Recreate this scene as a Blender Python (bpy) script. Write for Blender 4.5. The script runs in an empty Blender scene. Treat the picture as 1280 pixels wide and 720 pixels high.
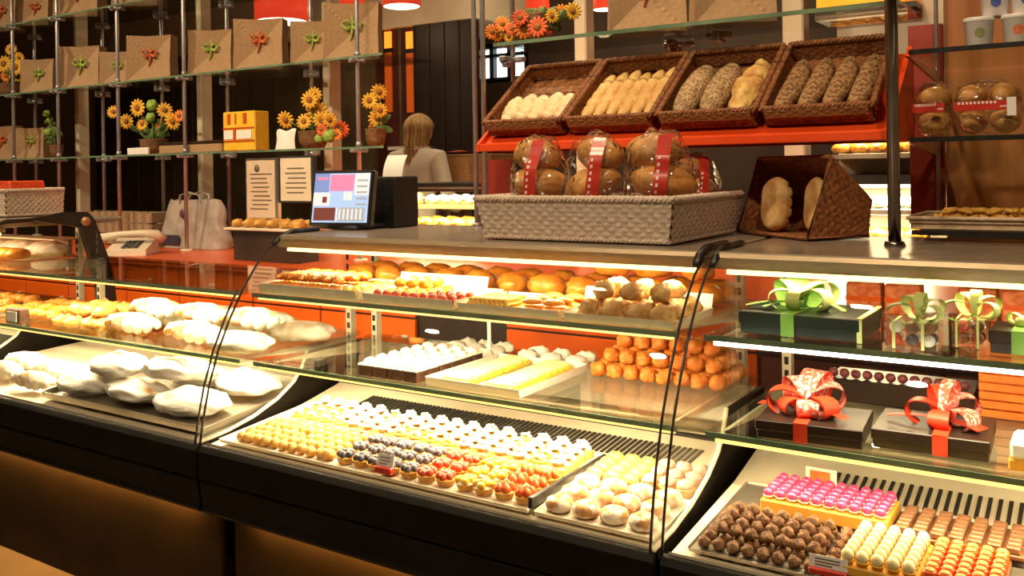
import bpy, math, random
from mathutils import Vector, Matrix, noise
random.seed(7)
PI = math.pi
scene = bpy.context.scene
COL = scene.collection
H = 1.40                      # eye height of the photographer
TH = math.radians(33.5)
PH = 0.016
FPX, CX, CY = 1140.0, 640.0, 210.0
Rv = Vector((math.cos(TH), math.sin(TH), 0)); Fv = Vector((-math.sin(TH), math.cos(TH), 0)); Up = Vector((0, 0, 1))

def ray(px, py):
    a, b = (px-CX)/FPX, (py-CY)/FPX
    u = a*math.cos(PH) - b*math.sin(PH); v = a*math.sin(PH) + b*math.cos(PH)
    d = Fv + Rv*u
    return d.x, d.y, v
def atY(px, py, Y):
    x, y, v = ray(px, py); t = Y/y
    return Vector((x*t, Y, H-v*t))
def atZ(px, py, z):
    x, y, v = ray(px, py); t = (H-z)/v
    return Vector((x*t, y*t, z))

# ------------------------------------------------------------------ materials
MATS = {}
def nodes_of(name):
    m = bpy.data.materials.new(name); m.use_nodes = True
    nt = m.node_tree; b = nt.nodes['Principled BSDF']
    return m, nt, b
def mat(name, c, c2=None, rough=.5, metal=0., scale=20., bump=0., bscale=None, kind='noise', coat=0., sss=0., spec=None, detail=4., lo=.35, hi=.65, stretch=None, ior=None):
    if name in MATS: return MATS[name]
    m, nt, b = nodes_of(name)
    b.inputs['Base Color'].default_value = (*c, 1); b.inputs['Roughness'].default_value = rough; b.inputs['Metallic'].default_value = metal
    if spec is not None: b.inputs['Specular IOR Level'].default_value = spec
    if coat: b.inputs['Coat Weight'].default_value = coat; b.inputs['Coat Roughness'].default_value = .15
    if sss: b.inputs['Subsurface Weight'].default_value = sss; b.inputs['Subsurface Radius'].default_value = (.01, .006, .003)
    tc = nt.nodes.new('ShaderNodeTexCoord')
    vec = tc.outputs['Object']
    if stretch:
        mp = nt.nodes.new('ShaderNodeMapping'); mp.inputs['Scale'].default_value = stretch
        nt.links.new(vec, mp.inputs['Vector']); vec = mp.outputs['Vector']
    if c2 is not None:
        if kind == 'noise':
            t = nt.nodes.new('ShaderNodeTexNoise'); t.inputs['Scale'].default_value = scale; t.inputs['Detail'].default_value = detail; out = t.outputs['Fac']
        elif kind == 'voronoi':
            t = nt.nodes.new('ShaderNodeTexVoronoi'); t.inputs['Scale'].default_value = scale; out = t.outputs['Distance']
        elif kind == 'wave':
            t = nt.nodes.new('ShaderNodeTexWave'); t.inputs['Scale'].default_value = scale; t.inputs['Distortion'].default_value = 3; t.inputs['Detail'].default_value = 3; out = t.outputs['Fac']
        nt.links.new(vec, t.inputs['Vector'])
        r = nt.nodes.new('ShaderNodeValToRGB')
        r.color_ramp.elements[0].position = lo; r.color_ramp.elements[1].position = hi
        r.color_ramp.elements[0].color = (*c, 1); r.color_ramp.elements[1].color = (*c2, 1)
        nt.links.new(out, r.inputs['Fac']); nt.links.new(r.outputs['Color'], b.inputs['Base Color'])
    if bump:
        t = nt.nodes.new('ShaderNodeTexNoise'); t.inputs['Scale'].default_value = bscale or scale*2; t.inputs['Detail'].default_value = 5
        nt.links.new(vec, t.inputs['Vector'])
        bp = nt.nodes.new('ShaderNodeBump'); bp.inputs['Strength'].default_value = bump; bp.inputs['Distance'].default_value = .01
        nt.links.new(t.outputs['Fac'], bp.inputs['Height']); nt.links.new(bp.outputs['Normal'], b.inputs['Normal'])
    MATS[name] = m
    return m
def emit(name, c, s):
    if name in MATS: return MATS[name]
    m, nt, b = nodes_of(name)
    b.inputs['Base Color'].default_value = (*c, 1)
    b.inputs['Emission Color'].default_value = (*c, 1); b.inputs['Emission Strength'].default_value = s
    MATS[name] = m; return m
def glass(name, tint=(1, 1, 1), ior=1.45, crinkle=0., gl=(1, 1, 1), rough=0.0, gain=1.0):
    if name in MATS: return MATS[name]
    m = bpy.data.materials.new(name); m.use_nodes = True; nt = m.node_tree; nt.nodes.clear()
    o = nt.nodes.new('ShaderNodeOutputMaterial'); mx = nt.nodes.new('ShaderNodeMixShader')
    tr = nt.nodes.new('ShaderNodeBsdfTransparent'); tr.inputs['Color'].default_value = (*tint, 1)
    g = nt.nodes.new('ShaderNodeBsdfGlossy'); g.inputs['Roughness'].default_value = rough; g.inputs['Color'].default_value = (*gl, 1)
    # Schlick reflectance, the same from either face of the pane
    ge = nt.nodes.new('ShaderNodeNewGeometry'); vm = nt.nodes.new('ShaderNodeVectorMath'); vm.operation = 'DOT_PRODUCT'
    nt.links.new(ge.outputs['Incoming'], vm.inputs[0]); nt.links.new(ge.outputs['Normal'], vm.inputs[1])
    def mth(op, i0, i1=None):
        n = nt.nodes.new('ShaderNodeMath'); n.operation = op
        for k, i in enumerate((i0, i1)):
            if i is None: continue
            if isinstance(i, (int, float)): n.inputs[k].default_value = i
            else: nt.links.new(i, n.inputs[k])
        return n.outputs[0]
    f0 = ((ior-1)/(ior+1))**2
    fac = mth('ADD', mth('MULTIPLY', mth('POWER', mth('SUBTRACT', 1.0, mth('ABSOLUTE', vm.outputs['Value'])), 5.0), 1-f0), f0)
    if gain != 1.0:
        mu = nt.nodes.new('ShaderNodeMath'); mu.operation = 'MULTIPLY'; mu.inputs[1].default_value = gain; mu.use_clamp = True
        nt.links.new(fac, mu.inputs[0]); fac = mu.outputs[0]
    if crinkle:
        tc = nt.nodes.new('ShaderNodeTexCoord'); t = nt.nodes.new('ShaderNodeTexVoronoi'); t.inputs['Scale'].default_value = 22; t.feature = 'DISTANCE_TO_EDGE'
        n2 = nt.nodes.new('ShaderNodeTexNoise'); n2.inputs['Scale'].default_value = 14
        ad = nt.nodes.new('ShaderNodeMixRGB'); ad.inputs[0].default_value = .12
        nt.links.new(tc.outputs['Object'], ad.inputs[1]); nt.links.new(n2.outputs['Color'], ad.inputs[2]); nt.links.new(tc.outputs['Object'], n2.inputs['Vector'])
        nt.links.new(ad.outputs[0], t.inputs['Vector'])
        bp = nt.nodes.new('ShaderNodeBump'); bp.inputs['Strength'].default_value = crinkle; bp.inputs['Distance'].default_value = .02
        nt.links.new(t.outputs['Distance'], bp.inputs['Height'])
        nt.links.new(bp.outputs['Normal'], g.inputs['Normal']); nt.links.new(bp.outputs['Normal'], vm.inputs[1])
    nt.links.new(fac, mx.inputs[0]); nt.links.new(tr.outputs[0], mx.inputs[1]); nt.links.new(g.outputs[0], mx.inputs[2])
    nt.links.new(mx.outputs[0], o.inputs['Surface'])
    MATS[name] = m; return m

GLASS = glass('clear_glass', (.985, .99, .985))
SHELFGLASS = glass('shelf_glass', (.93, .975, .94))
EDGEGLASS = mat('green_glass_edge', (.10, .17, .10), (.2, .28, .17), rough=.15, scale=8)
WRAP = glass('crinkled_cellophane', (.99, .98, .97), ior=1.5, crinkle=1.0, rough=.10, gain=1.7)
CLEARBOX = glass('clear_plastic', (.97, .97, .96), ior=1.45, rough=.03)
BLACK = mat('black_laminate', (.004, .003, .0025), (.008, .006, .004), rough=.5, scale=6, spec=.12)
BLACKM = mat('black_metal', (.01, .01, .01), (.02, .018, .016), rough=.35, scale=40)
BROWNBASE = mat('dark_brown_kick_panel', (.013, .0075, .003), (.02, .011, .0045), rough=.6, scale=3, spec=.1)
CREAM = mat('cream_enamel', (.72, .62, .45), (.8, .7, .52), rough=.4, scale=5)
STEEL = mat('brushed_steel', (.5, .46, .4), (.62, .57, .5), rough=.3, metal=.9, scale=60, stretch=(1, 20, 20))
CHROME = mat('chrome_post', (.40, .39, .42), (.50, .49, .52), rough=.38, metal=.55, scale=10)
DCHROME = mat('dark_chrome', (.22, .2, .19), (.32, .29, .27), rough=.18, metal=1, scale=10)
TAN = mat('tan_aluminium', (.42, .32, .2), (.5, .39, .25), rough=.35, metal=.55, scale=30, stretch=(1, 12, 12))
TOPGREY = mat('case_top_grey', (.26, .21, .16), (.34, .28, .21), rough=.22, scale=10)
ORANGE = mat('orange_lacquer', (.88, .13, .008), (.92, .15, .012), rough=.35, scale=4)
ORANGETOP = mat('orange_counter_top', (.62, .085, .012), (.72, .11, .02), rough=.3, scale=4)
REDPAINT = mat('red_painted_wood', (.30, .03, .018), (.36, .04, .024), rough=.45, scale=12, stretch=(1, 1, .1))
REDSHELF = mat('orange_red_shelf_paint', (.80, .07, .008), (.86, .09, .014), rough=.4, scale=6)
WOOD = mat('warm_brown_veneer', (.36, .12, .028), (.42, .155, .04), rough=.5, scale=5, stretch=(6, 6, .4))
DARKWOOD = mat('very_dark_wood', (.02, .010, .006), (.035, .018, .010), rough=.45, scale=5, stretch=(2, 2, .2))
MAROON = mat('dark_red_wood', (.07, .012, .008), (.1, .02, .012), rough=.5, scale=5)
KRAFT = mat('kraft_card', (.36, .22, .11), (.42, .265, .14), rough=.8, scale=60, bump=.05)
GREENRIB = mat('lime_ribbon', (.30, .42, .06), (.40, .52, .10), rough=.5, scale=30)
ORANGERIB = mat('orange_ribbon', (.55, .12, .03), (.65, .17, .05), rough=.5, scale=30)
WICKER = mat('brown_wicker', (.15, .045, .013), (.34, .125, .036), rough=.6, scale=90, bump=.3)
WICKERL = mat('honey_wicker', (.26, .11, .035), (.42, .2, .07), rough=.6, scale=90, bump=.3)
WWICK = mat('white_wicker', (.60, .47, .38), (.78, .64, .52), rough=.65, scale=80, bump=.3)
PAPER = mat('white_paper', (.82, .80, .74), (.88, .86, .8), rough=.8, scale=30, bump=.05)
BEIGE = mat('beige_plaster', (.68, .58, .42), (.74, .64, .47), rough=.8, scale=3)
WHITEP = mat('white_plastic', (.8, .78, .74), (.85, .83, .8), rough=.35, scale=10)
DARKGREY = mat('dark_grey_plastic', (.03, .03, .035), (.045, .045, .05), rough=.4, scale=30)

# ------------------------------------------------------------------ mesh builder
class MB:
    def __init__(s): s.v, s.f, s.m, s.s = [], [], [], []
    def add(s, vs, fs, m=0, smooth=False, M=None):
        o = len(s.v)
        if M is not None: vs = [M @ Vector(v) for v in vs]
        s.v.extend([tuple(v) for v in vs])
        for f in fs:
            s.f.append(tuple(i+o for i in f)); s.m.append(m); s.s.append(smooth)
        return s
    def box(s, x0, x1, y0, y1, z0, z1, m=0, M=None, b=0.0):
        if b <= 0:
            vs = [(x0,y0,z0),(x1,y0,z0),(x1,y1,z0),(x0,y1,z0),(x0,y0,z1),(x1,y0,z1),(x1,y1,z1),(x0,y1,z1)]
            fs = [(0,3,2,1),(4,5,6,7),(0,1,5,4),(1,2,6,5),(2,3,7,6),(3,0,4,7)]
            return s.add(vs, fs, m, False, M)
        # chamfered box: 24 vertices
        b = min(b, .45*min(x1-x0, y1-y0, z1-z0))
        vs, fs = [], []
        X, Y, Z = (x0, x1), (y0, y1), (z0, z1)
        idx = {}
        for i in (0, 1):
            for j in (0, 1):
                for k in (0, 1):
                    sx, sy, sz = (1, -1)[i], (1, -1)[j], (1, -1)[k]
                    for ax in range(3):
                        p = [X[i]+sx*b, Y[j]+sy*b, Z[k]+sz*b]
                        p[ax] = (X[i], Y[j], Z[k])[ax]
                        idx[i, j, k, ax] = len(vs); vs.append(tuple(p))
        for i in (0, 1):
            q = [idx[i, 0, 0, 0], idx[i, 1, 0, 0], idx[i, 1, 1, 0], idx[i, 0, 1, 0]]; fs.append(q if i else q[::-1])
            q = [idx[0, i, 0, 1], idx[0, i, 1, 1], idx[1, i, 1, 1], idx[1, i, 0, 1]]; fs.append(q if i else q[::-1])
            q = [idx[0, 0, i, 2], idx[1, 0, i, 2], idx[1, 1, i, 2], idx[0, 1, i, 2]]; fs.append(q if i else q[::-1])
        for i in (0, 1):
            for j in (0, 1):
                fs.append((idx[i,j,0,0], idx[i,j,1,0], idx[i,j,1,1], idx[i,j,0,1]))
                fs.append((idx[i,0,j,0], idx[i,1,j,0], idx[i,1,j,2], idx[i,0,j,2]))
                fs.append((idx[0,i,j,1], idx[1,i,j,1], idx[1,i,j,2], idx[0,i,j,2]))
                for k in (0, 1): fs.append((idx[i,j,k,0], idx[i,j,k,1], idx[i,j,k,2]))
        return s.add(vs, fs, m, False, M)
    def tube(s, path, r, n=8, m=0, cap=True, closed=False, M=None, smooth=True, flat=1.0):
        P = [Vector(p) for p in path]; k = len(P)
        rs = r if isinstance(r, (list, tuple)) else [r]*k
        vs, fs = [], []
        ref = None
        for i, p in enumerate(P):
            a = P[i-1] if (i > 0 or closed) else p
            c = P[(i+1) % k] if (i < k-1 or closed) else p
            t = (c-a); t = t.normalized() if t.length > 1e-9 else Vector((0, 0, 1))
            if ref is None: ref = Vector((0, 0, 1)) if abs(t.z) < .9 else Vector((1, 0, 0))
            x = t.cross(ref)
            if x.length < 1e-6: x = t.orthogonal()
            x.normalize(); y = x.cross(t).normalized(); ref = y
            for j in range(n):
                an = 2*PI*j/n
                vs.append(p + x*math.cos(an)*rs[i] + y*math.sin(an)*rs[i]*flat)
        for i in range(k if closed else k-1):
            for j in range(n):
                a, b = i*n+j, i*n+(j+1) % n
                c, d = ((i+1) % k)*n+(j+1) % n, ((i+1) % k)*n+j
                fs.append((a, d, c, b))
        if cap and not closed:
            fs.append(tuple(range(n))); fs.append(tuple(range((k-1)*n, k*n))[::-1])
        return s.add(vs, fs, m, smooth, M)
    def cyl(s, p0, p1, r0, r1=None, n=14, m=0, M=None, smooth=True):
        return s.tube([p0, p1], [r0, r0 if r1 is None else r1], n, m, True, False, M, smooth)
    def lathe(s, prof, n=20, m=0, c=(0, 0, 0), M=None, smooth=True, wob=None):
        vs, fs = [], []
        k = len(prof)
        for i, (r, z) in enumerate(prof):
            for j in range(n):
                an = 2*PI*j/n; rr = r*(wob(i, j) if wob else 1)
                vs.append((c[0]+rr*math.cos(an), c[1]+rr*math.sin(an), c[2]+z))
        for i in range(k-1):
            for j in range(n):
                fs.append((i*n+j, i*n+(j+1) % n, (i+1)*n+(j+1) % n, (i+1)*n+j))
        if prof[0][0] > 1e-6: fs.append(tuple(range(n))[::-1])
        if prof[-1][0] > 1e-6: fs.append(tuple(range((k-1)*n, k*n)))
        return s.add(vs, fs, m, smooth, M)
    def ell(s, c, r, nu=14, nv=9, m=0, M=None, amp=0., fr=3., seed=0, flatten=None, fn=None):
        vs, fs = [], []
        for i in range(nv+1):
            th = PI*i/nv
            for j in range(nu):
                ph = 2*PI*j/nu
                d = Vector((math.sin(th)*math.cos(ph), math.sin(th)*math.sin(ph), -math.cos(th)))
                k = 1+amp*noise.noise(d*fr+Vector((seed*7.3, seed*3.1, seed)))
                p = Vector((d.x*r[0]*k, d.y*r[1]*k, d.z*r[2]*k))
                if flatten is not None and p.z < flatten: p.z = flatten+(p.z-flatten)*.08
                if fn: p = fn(p)
                vs.append(Vector(c)+p)
        for i in range(nv):
            for j in range(nu):
                fs.append((i*nu+j, i*nu+(j+1) % nu, (i+1)*nu+(j+1) % nu, (i+1)*nu+j))
        return s.add(vs, fs, m, True, M)
    def prism(s, prof, x0, x1, m=0, M=None, smooth=False):   # profile in (y,z), extruded along x
        n = len(prof)
        vs = [(x0, y, z) for y, z in prof]+[(x1, y, z) for y, z in prof]
        fs = [(i, (i+1) % n, n+(i+1) % n, n+i) for i in range(n)]
        fs += [tuple(range(n))[::-1], tuple(range(n, 2*n))]
        return s.add(vs, fs, m, smooth, M)
    def sheet(s, prof, x0, x1, th, m=0, smooth=True, M=None):  # curved pane of thickness th from a (y,z) polyline
        P = [Vector((0, y, z)) for y, z in prof]; k = len(P); off = []
        for i in range(k):
            t = (P[min(i+1, k-1)]-P[max(i-1, 0)]).normalized()
            off.append(P[i]+Vector((0, t.z, -t.y))*th)
        vs = [];
        for x in (x0, x1):
            vs += [(x, p.y, p.z) for p in P]+[(x, p.y, p.z) for p in off]
        A, B = [], []
        for i in range(k-1):
            A += [(i, i+1, 2*k+i+1, 2*k+i), (k+i, 3*k+i, 3*k+i+1, k+i+1)]; B += [(i, k+i, k+i+1, i+1), (2*k+i, 2*k+i+1, 3*k+i+1, 3*k+i)]
        B += [(0, 2*k, 3*k, k), (k-1, 2*k-1, 4*k-1, 3*k-1)]
        s.add(vs, A, m, smooth, M)
        return s.add(vs, B, m, False, M)
    def surf(s, fn, nu, nv, m=0, smooth=True, M=None, wrapu=False):
        vs = [fn(i/nu, j/nv) for j in range(nv+1) for i in range(nu+1)]
        fs = [(j*(nu+1)+i, j*(nu+1)+i+1, (j+1)*(nu+1)+i+1, (j+1)*(nu+1)+i) for j in range(nv) for i in range(nu)]
        return s.add(vs, fs, m, smooth, M)
    def mesh(s, name, mats):
        me = bpy.data.meshes.new(name); me.from_pydata(s.v, [], s.f); 
        for m in (mats if isinstance(mats, (list, tuple)) else [mats]): me.materials.append(m)
        me.polygons.foreach_set('material_index', s.m); me.polygons.foreach_set('use_smooth', s.s)
        me.update(); return me
    def build(s, name, mats, parent=None):
        """links the mesh as one object; coordinates are in the frame the parent is in (its location is taken off)"""
        off = Vector((0, 0, 0)); p = parent
        while p is not None: off += p.location; p = p.parent
        if off.length > 0: s.v = [tuple(Vector(v)-off) for v in s.v]
        o = bpy.data.objects.new(name, s.mesh(name, mats)); COL.objects.link(o)
        o.parent = parent
        return o
def tag(o, label=None, cat=None, group=None, kind=None):
    if label: o['label'] = label
    if cat: o['category'] = cat
    if group: o['group'] = group
    if kind: o['kind'] = kind
    return o
def thing(name, label, cat, loc=(0, 0, 0), group=None):
    o = bpy.data.objects.new(name, None); COL.objects.link(o); o.location = loc; o.empty_display_size = .05
    return tag(o, label, cat, group)
def pivot(o, loc):
    """moves a top-level mesh's origin to loc without moving the mesh"""
    loc = Vector(loc); o.data.transform(Matrix.Translation(-loc)); o.location = loc; return o
def copy_tree(o, parent=None):
    c = o.copy(); COL.objects.link(c); c.parent = parent
    for ch in list(o.children): copy_tree(ch, c)
    return c
USED = set()
def place(proto, loc, rz=0, label=None, group=None, sc=1., rx=0., ry=0.):
    """first use takes the prototype itself, later ones a copy with its parts"""
    o = proto if proto.name not in USED else copy_tree(proto)
    USED.add(proto.name)
    o.location = loc; o.rotation_euler = (rx, ry, rz); o.scale = (sc, sc, sc)
    if label: o['label'] = label
    if group: o['group'] = group
    return o
def struct(name, mb, m):
    return tag(mb.build(name, m), kind='structure')
def nz(x, y=0., z=0.): return noise.noise(Vector((x, y, z)))
# ------------------------------------------------------------------ the shop's shell
FLOORM = mat('sand_floor_tile', (.27, .20, .12), (.34, .25, .15), rough=.35, scale=3)
WALLM = mat('dark_back_wall', (.035, .018, .010), (.055, .028, .014), rough=.7, scale=2)
SIDEM = mat('dim_brown_wall', (.16, .10, .055), (.2, .13, .07), rough=.8, scale=2)
CEILM = mat('beige_ceiling', (.50, .42, .30), (.55, .46, .33), rough=.9, scale=2)
struct('floor', MB().box(-13, 3.2, -3.2, 9.6, -.05, 0), FLOORM)
struct('ceiling', MB().box(-13, 3.2, -3.2, 9.6, 3.75, 3.8), CEILM)
wb = MB()                                            # back wall with a window opening
A, B = atY(596, 60, 9.4), atY(658, 97, 9.4)
wx0, wx1, wz0, wz1 = A.x, B.x, B.z, A.z
wb.box(-13, wx0, 9.4, 9.55, 0, 3.75); wb.box(wx1, 3.2, 9.4, 9.55, 0, 3.75)
wb.box(wx0, wx1, 9.4, 9.55, 0, wz0); wb.box(wx0, wx1, 9.4, 9.55, wz1, 3.75)
struct('wall_back', wb, WALLM)
struct('wall_left', MB().box(-13.1, -13, -3.2, 9.6, 0, 3.75), SIDEM)
struct('wall_right', MB().box(3.2, 3.3, -3.2, 9.6, 0, 3.75), SIDEM)
struct('wall_front', MB().box(-13, 3.2, -3.3, -3.2, 0, 3.75), SIDEM)
w1 = tag(bpy.data.objects.new('window_1', None), kind='structure'); COL.objects.link(w1); w1.location = (wx0, 9.4, wz0)
fr = MB()
for f in (0, .3, .66, 1): 
    x = wx0+(wx1-wx0)*f; fr.box(x-.03, x+.03, 9.40, 9.48, wz0, wz1)
fr.box(wx0, wx1, 9.40, 9.48, wz0-.03, wz0+.03); fr.box(wx0, wx1, 9.40, 9.48, wz1-.03, wz1+.03)
fr.box(wx0, wx1, 9.40, 9.48, wz0+(wz1-wz0)*.72-.02, wz0+(wz1-wz0)*.72+.02)
tag(fr.build('window_frame', DARKGREY, w1), kind='structure')
tag(MB().box(wx0, wx1, 9.49, 9.50, wz0, wz1).build('window_pane', emit('daylight_sky', (.85, .93, 1), 2.2), w1), kind='structure')
# beige bulkhead across the rear of the shop with the dark partition below it
a, b = atY(478, 38, 8.), atY(594, 20, 8.)
zb = (a.z+b.z)/2
struct('ceiling_bulkhead', MB().box(-13, b.x, 8.0, 9.4, zb, 3.75), BEIGE)
PX0, PX1 = atY(519, 100, 8.05).x, atY(593, 100, 8.05).x
pt = MB()
pt.box(PX0, PX1, 8.05, 8.15, 0, zb)
for i in range(5): 
    x = PX0+(PX1-PX0)*i/4; pt.box(x-.012, x+.012, 8.035, 8.05, 0, zb)
struct('wall_partition', pt, DARKWOOD)
rw = MB(); rw.box(-12.9, PX0, 8.10, 8.2, 0, zb)
for i in range(18): 
    x = PX0-.25-i*.42; rw.box(x-.02, x+.02, 8.08, 8.1, 0, zb)
struct('wall_panelling', rw, mat('dark_olive_brown_panelling', (.09, .06, .028), (.16, .105, .05), rough=.7, scale=1.2))
mp_ = MB().box(atY(468, 100, 8.05).x, PX0, 8.085, 8.099, 0, zb)
struct('wall_alcove', mp_, MAROON)
# two lit amber panels in the dark red wall
AMB = emit('amber_lit_glass', (1, .25, .02), 1.6); AMB2 = emit('amber_dim_glass', (.6, .10, .01), .35)
for i, (l, r, lab) in enumerate([(480, 488, 'tall amber lit wall panel behind the paper bags on the shelf end'), (507, 520, 'tall amber lit wall panel beside the black partition')]):
    p0, p1 = atY(l, 40, 8.06), atY(r, 60, 8.06); p2 = atY(r, 140, 8.06)
    t = thing('wall_lamp', lab, 'lamp', (p0.x, 8.09, p2.z), 'amber wall panels')
    MB().box(p0.x, p1.x, 8.06, 8.10, p1.z, p0.z).build('lit_pane', AMB, t)
    MB().box(p0.x, p1.x, 8.06, 8.10, p2.z, p1.z-.05).build('dim_pane', AMB2, t)
    MB().box(p0.x-.02, p1.x+.02, 8.055, 8.10, p1.z-.05, p1.z).build('crossbar', DARKWOOD, t)

# beige columns behind the shelving
for i, (l, r) in enumerate([(95, 109), (248, 263), (405, 425), (722, 741), (983, 1009)]):
    c = atY((l+r)/2, 120, 4.29); w = (r-l)/FPX*(c.y*.8+.9)*.5
    struct('column', MB().box(c.x-w, c.x+w, 4.24, 4.34, 0, 3.75, b=.008), BEIGE)

# ------------------------------------------------------------------ the glass display counter, module by module
GP = [(1.705, .608), (1.718, .68), (1.74, .77), (1.775, .87), (1.82, .96), (1.868, 1.04), (1.92, 1.105), (1.965, 1.15), (2.02, 1.182)]
GL = [p for p in GP if p[1] <= 1.04]
CURVE = [(1.715, .604), (1.82, .614), (1.92, .634), (2.02, .668), (2.09, .708), (2.13, .755), (2.15, .80)]
ZM, ZU, ZT = .82, 1.03, 1.20
LEDS = emit('shelf_led', (1, .70, .24), 1.7); LEDW = emit('warm_led', (1, .74, .30), 3.2); LEDC = emit('white_led', (1, .86, .68), 8.0); GLOWY = emit('yellow_edge_glow', (1, .62, .16), 2.2)  # the yellow one gives light reflected on shelf edges as glow, no lamp
def bars(mb, x0, x1, n, y0, z0, y1, z1, w, sk=0.0):
    for i in range(n):
        x = x0+(x1-x0)*(i+.5)/n
        vs = [(x-w, y0, z0), (x+w, y0, z0), (x+w+sk, y1, z1), (x-w+sk, y1, z1)]
        d = Vector((0, -(z1-z0), (y1-y0))).normalized()*.004
        vs += [(p[0], p[1]+d.y, p[2]+d.z) for p in vs]
        mb.add(vs, [(0,1,2,3), (4,5,6,7), (0,1,5,4), (1,2,6,5), (2,3,7,6), (3,0,4,7)], 1)
def case(x0, x1, label, tall=True, upper=(None, None), led=LEDW, backled=True, slots=None, skew=.0, lamp=1.0, riser=True):
    t = thing('display_counter', label, 'display counter', ((x0+x1)/2, 1.72, 0), 'glass display counters')
    MB().prism([(1.712, .606), (1.700, .590), (1.700, .512), (1.708, .506), (1.704, .498), (1.712, .43), (1.706, .42), (1.712, .41), (2.42, .41), (2.42, .585), (1.73, .585), (1.724, .606)], x0, x1).build('front_panel', BLACK, t)
    MB().box(x0+.03, x1-.03, 1.80, 2.40, .0, .41, b=.004).build('kick_panel', BROWNBASE, t)
    MB().box(x0+.1, x1-.1, 1.735, 1.755, .402, .41).build('base_light', emit('base_glow', (1, .42, .08), 1.0), t)
    MB().prism([(1.722, .612), (1.726, .604), (2.11, .641), (2.11, .629), (1.722, .588)], x0+.01, x1-.01).build('deck', CREAM, t)
    g = MB()
    g.prism(([(2.095, .641), (2.25, .672), (2.35, .70), (2.385, .805), (2.395, .805), (2.395, .63), (2.095, .63)] if riser else [(2.095, .641), (2.36, .652), (2.37, .675), (2.375, .675), (2.375, .63), (2.095, .63)]), x0+.012, x1-.012, 0)
    n = slots or int((x1-x0)/.0195)
    if riser: bars(g, x0+.20, x1-.10, n, 2.125, .6478, 2.215, .6658, .0040, skew)
    g.build('vent_grille', [mat('grille_enamel', (.50, .42, .30), (.56, .47, .34), rough=.45, scale=6), BLACKM], t)
    k = MB(); k.tube([(x0+.02, 2.30, .705), (x1-.02, 2.30, .705)], .017, 12); k.box(x0+.02, x1-.02, 2.268, 2.285, .678, .686, 1)
    if riser: k.build('rear_rail', [TAN, BLACKM], t)
    # dark end cheek with the pale trim on its curve
    ck = CURVE+[(2.42, .80), (2.42, .41), (1.715, .41)]
    MB().prism(ck, x1-.012, x1).build('end_cheek', BLACK, t)
    MB().tube([(x1-.006, y, z+.004) for y, z in CURVE], .006, 6).build('cheek_trim', CREAM, t)
    prof = GP if tall else GL
    MB().sheet(prof, x0+.004, x1-.004, -.006).build('front_glass', GLASS, t)
    eg = [(y+.008, z) for y, z in prof]+([(2.42, 1.17)] if tall else [(2.42, 1.03)])+[(2.42, .805)]+[(y, z+.006) for y, z in CURVE[::-1]]
    MB().prism(eg, x1-.010, x1-.004).build('end_glass', GLASS, t)
    for xs in (x0+.004, x1-.006):
        MB().tube([(xs, y-.002, z) for y, z in prof], .0045, 6, flat=.6).build('glass_edge_seal', BLACKM, t)
    # shelves
    for nm, z in (('middle_shelf', ZM), ('upper_shelf', ZU)):
        y0 = 1.885
        s = MB(); s.box(x0+.03, x1-.02, y0, 2.44, z-.010, z, 0); s.box(x0+.03, x1-.02, y0-.004, y0-.0005, z-.011, z+.001, 1)
        sh = s.build(nm, [SHELFGLASS, EDGEGLASS], t)
        if led is LEDC:
            MB().box(x0+.05, x1-.03, y0+.002, y0+.016, z-.021, z-.011).build('shelf_glow_strip', (led if led is not LEDW else LEDS) if z == ZU else GLOWY, t)
        else:
            MB().box(x0+.05, x1-.03, y0+.002, y0+.012, z-.018, z-.011).build('shelf_glow_strip', LEDS if nm == 'upper_shelf' and tall else GLOWY, t)
    for xs in (x0+.05, x1-.06):
        u = MB(); u.box(xs-.012, xs+.012, 2.405, 2.43, .60, 1.165 if tall else 1.02)
        k = 1
        while .66+.035*k < 1.14: u.box(xs-.005, xs+.005, 2.402, 2.405, .66+.035*k, .68+.035*k, 1); k += 1
        u.build('upright', [CREAM, BLACKM], t)
        b = MB()
        for z in (ZM, ZU): b.prism([(1.95, z-.011), (2.40, z-.011), (2.40, z-.05), (2.36, z-.05)], xs-.004, xs+.004)
        b.build('shelf_bracket', CREAM, t)
    if tall:
        MB().box(x0+.005, x1-.005, 2.012, 2.60, 1.178, ZT, b=.004).build('top_board', TOPGREY, t)
        MB().prism([(2.008, 1.197), (2.004, 1.187), (2.012, 1.160), (2.05, 1.158), (2.05, 1.177), (2.012, 1.178)], x0+.005, x1-.005).build('top_moulding', TAN, t)
        MB().box(x0+.03, x1-.03, 2.026, 2.046, 1.147, 1.157).build('top_light', led if led is LEDW else LEDW, t)
        for xs in (x0+.012, x1-.012):
            h = MB(); h.tube([(xs, 1.98, 1.168), (xs, 2.01, 1.19), (xs, 2.06, 1.205), (xs, 2.18, 1.207)], [.008, .012, .013, .010], 8, flat=.7)
            h.build('glass_hinge', BLACKM, t)
    # the lamps themselves, plus one added under the middle shelf to brighten the deck
    for z, y, p, tl in ([(1.145, 2.04, 3.0, 12)] if tall else [])+[(ZU-.026, 1.92, 4.2, 10), (ZM-.022, 1.93, 5.5, 6)]:
        L = bpy.data.lights.new('case_tube_fill_light', 'AREA'); L.shape = 'RECTANGLE'; L.size = x1-x0-.12; L.size_y = .022
        L.color = (1, .78, .46); L.energy = p*(x1-x0)/1.44*LAMP*lamp
        o = bpy.data.objects.new('case_tube_fill_light', L); COL.objects.link(o); o.location = ((x0+x1)/2, y, z); o.rotation_euler = (math.radians(tl), 0, 0)
    L = bpy.data.lights.new('base_strip_light', 'AREA'); L.shape = 'RECTANGLE'; L.size = x1-x0-.25; L.size_y = .015
    L.color = (1, .50, .12); L.energy = 4.6*(x1-x0)
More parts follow.
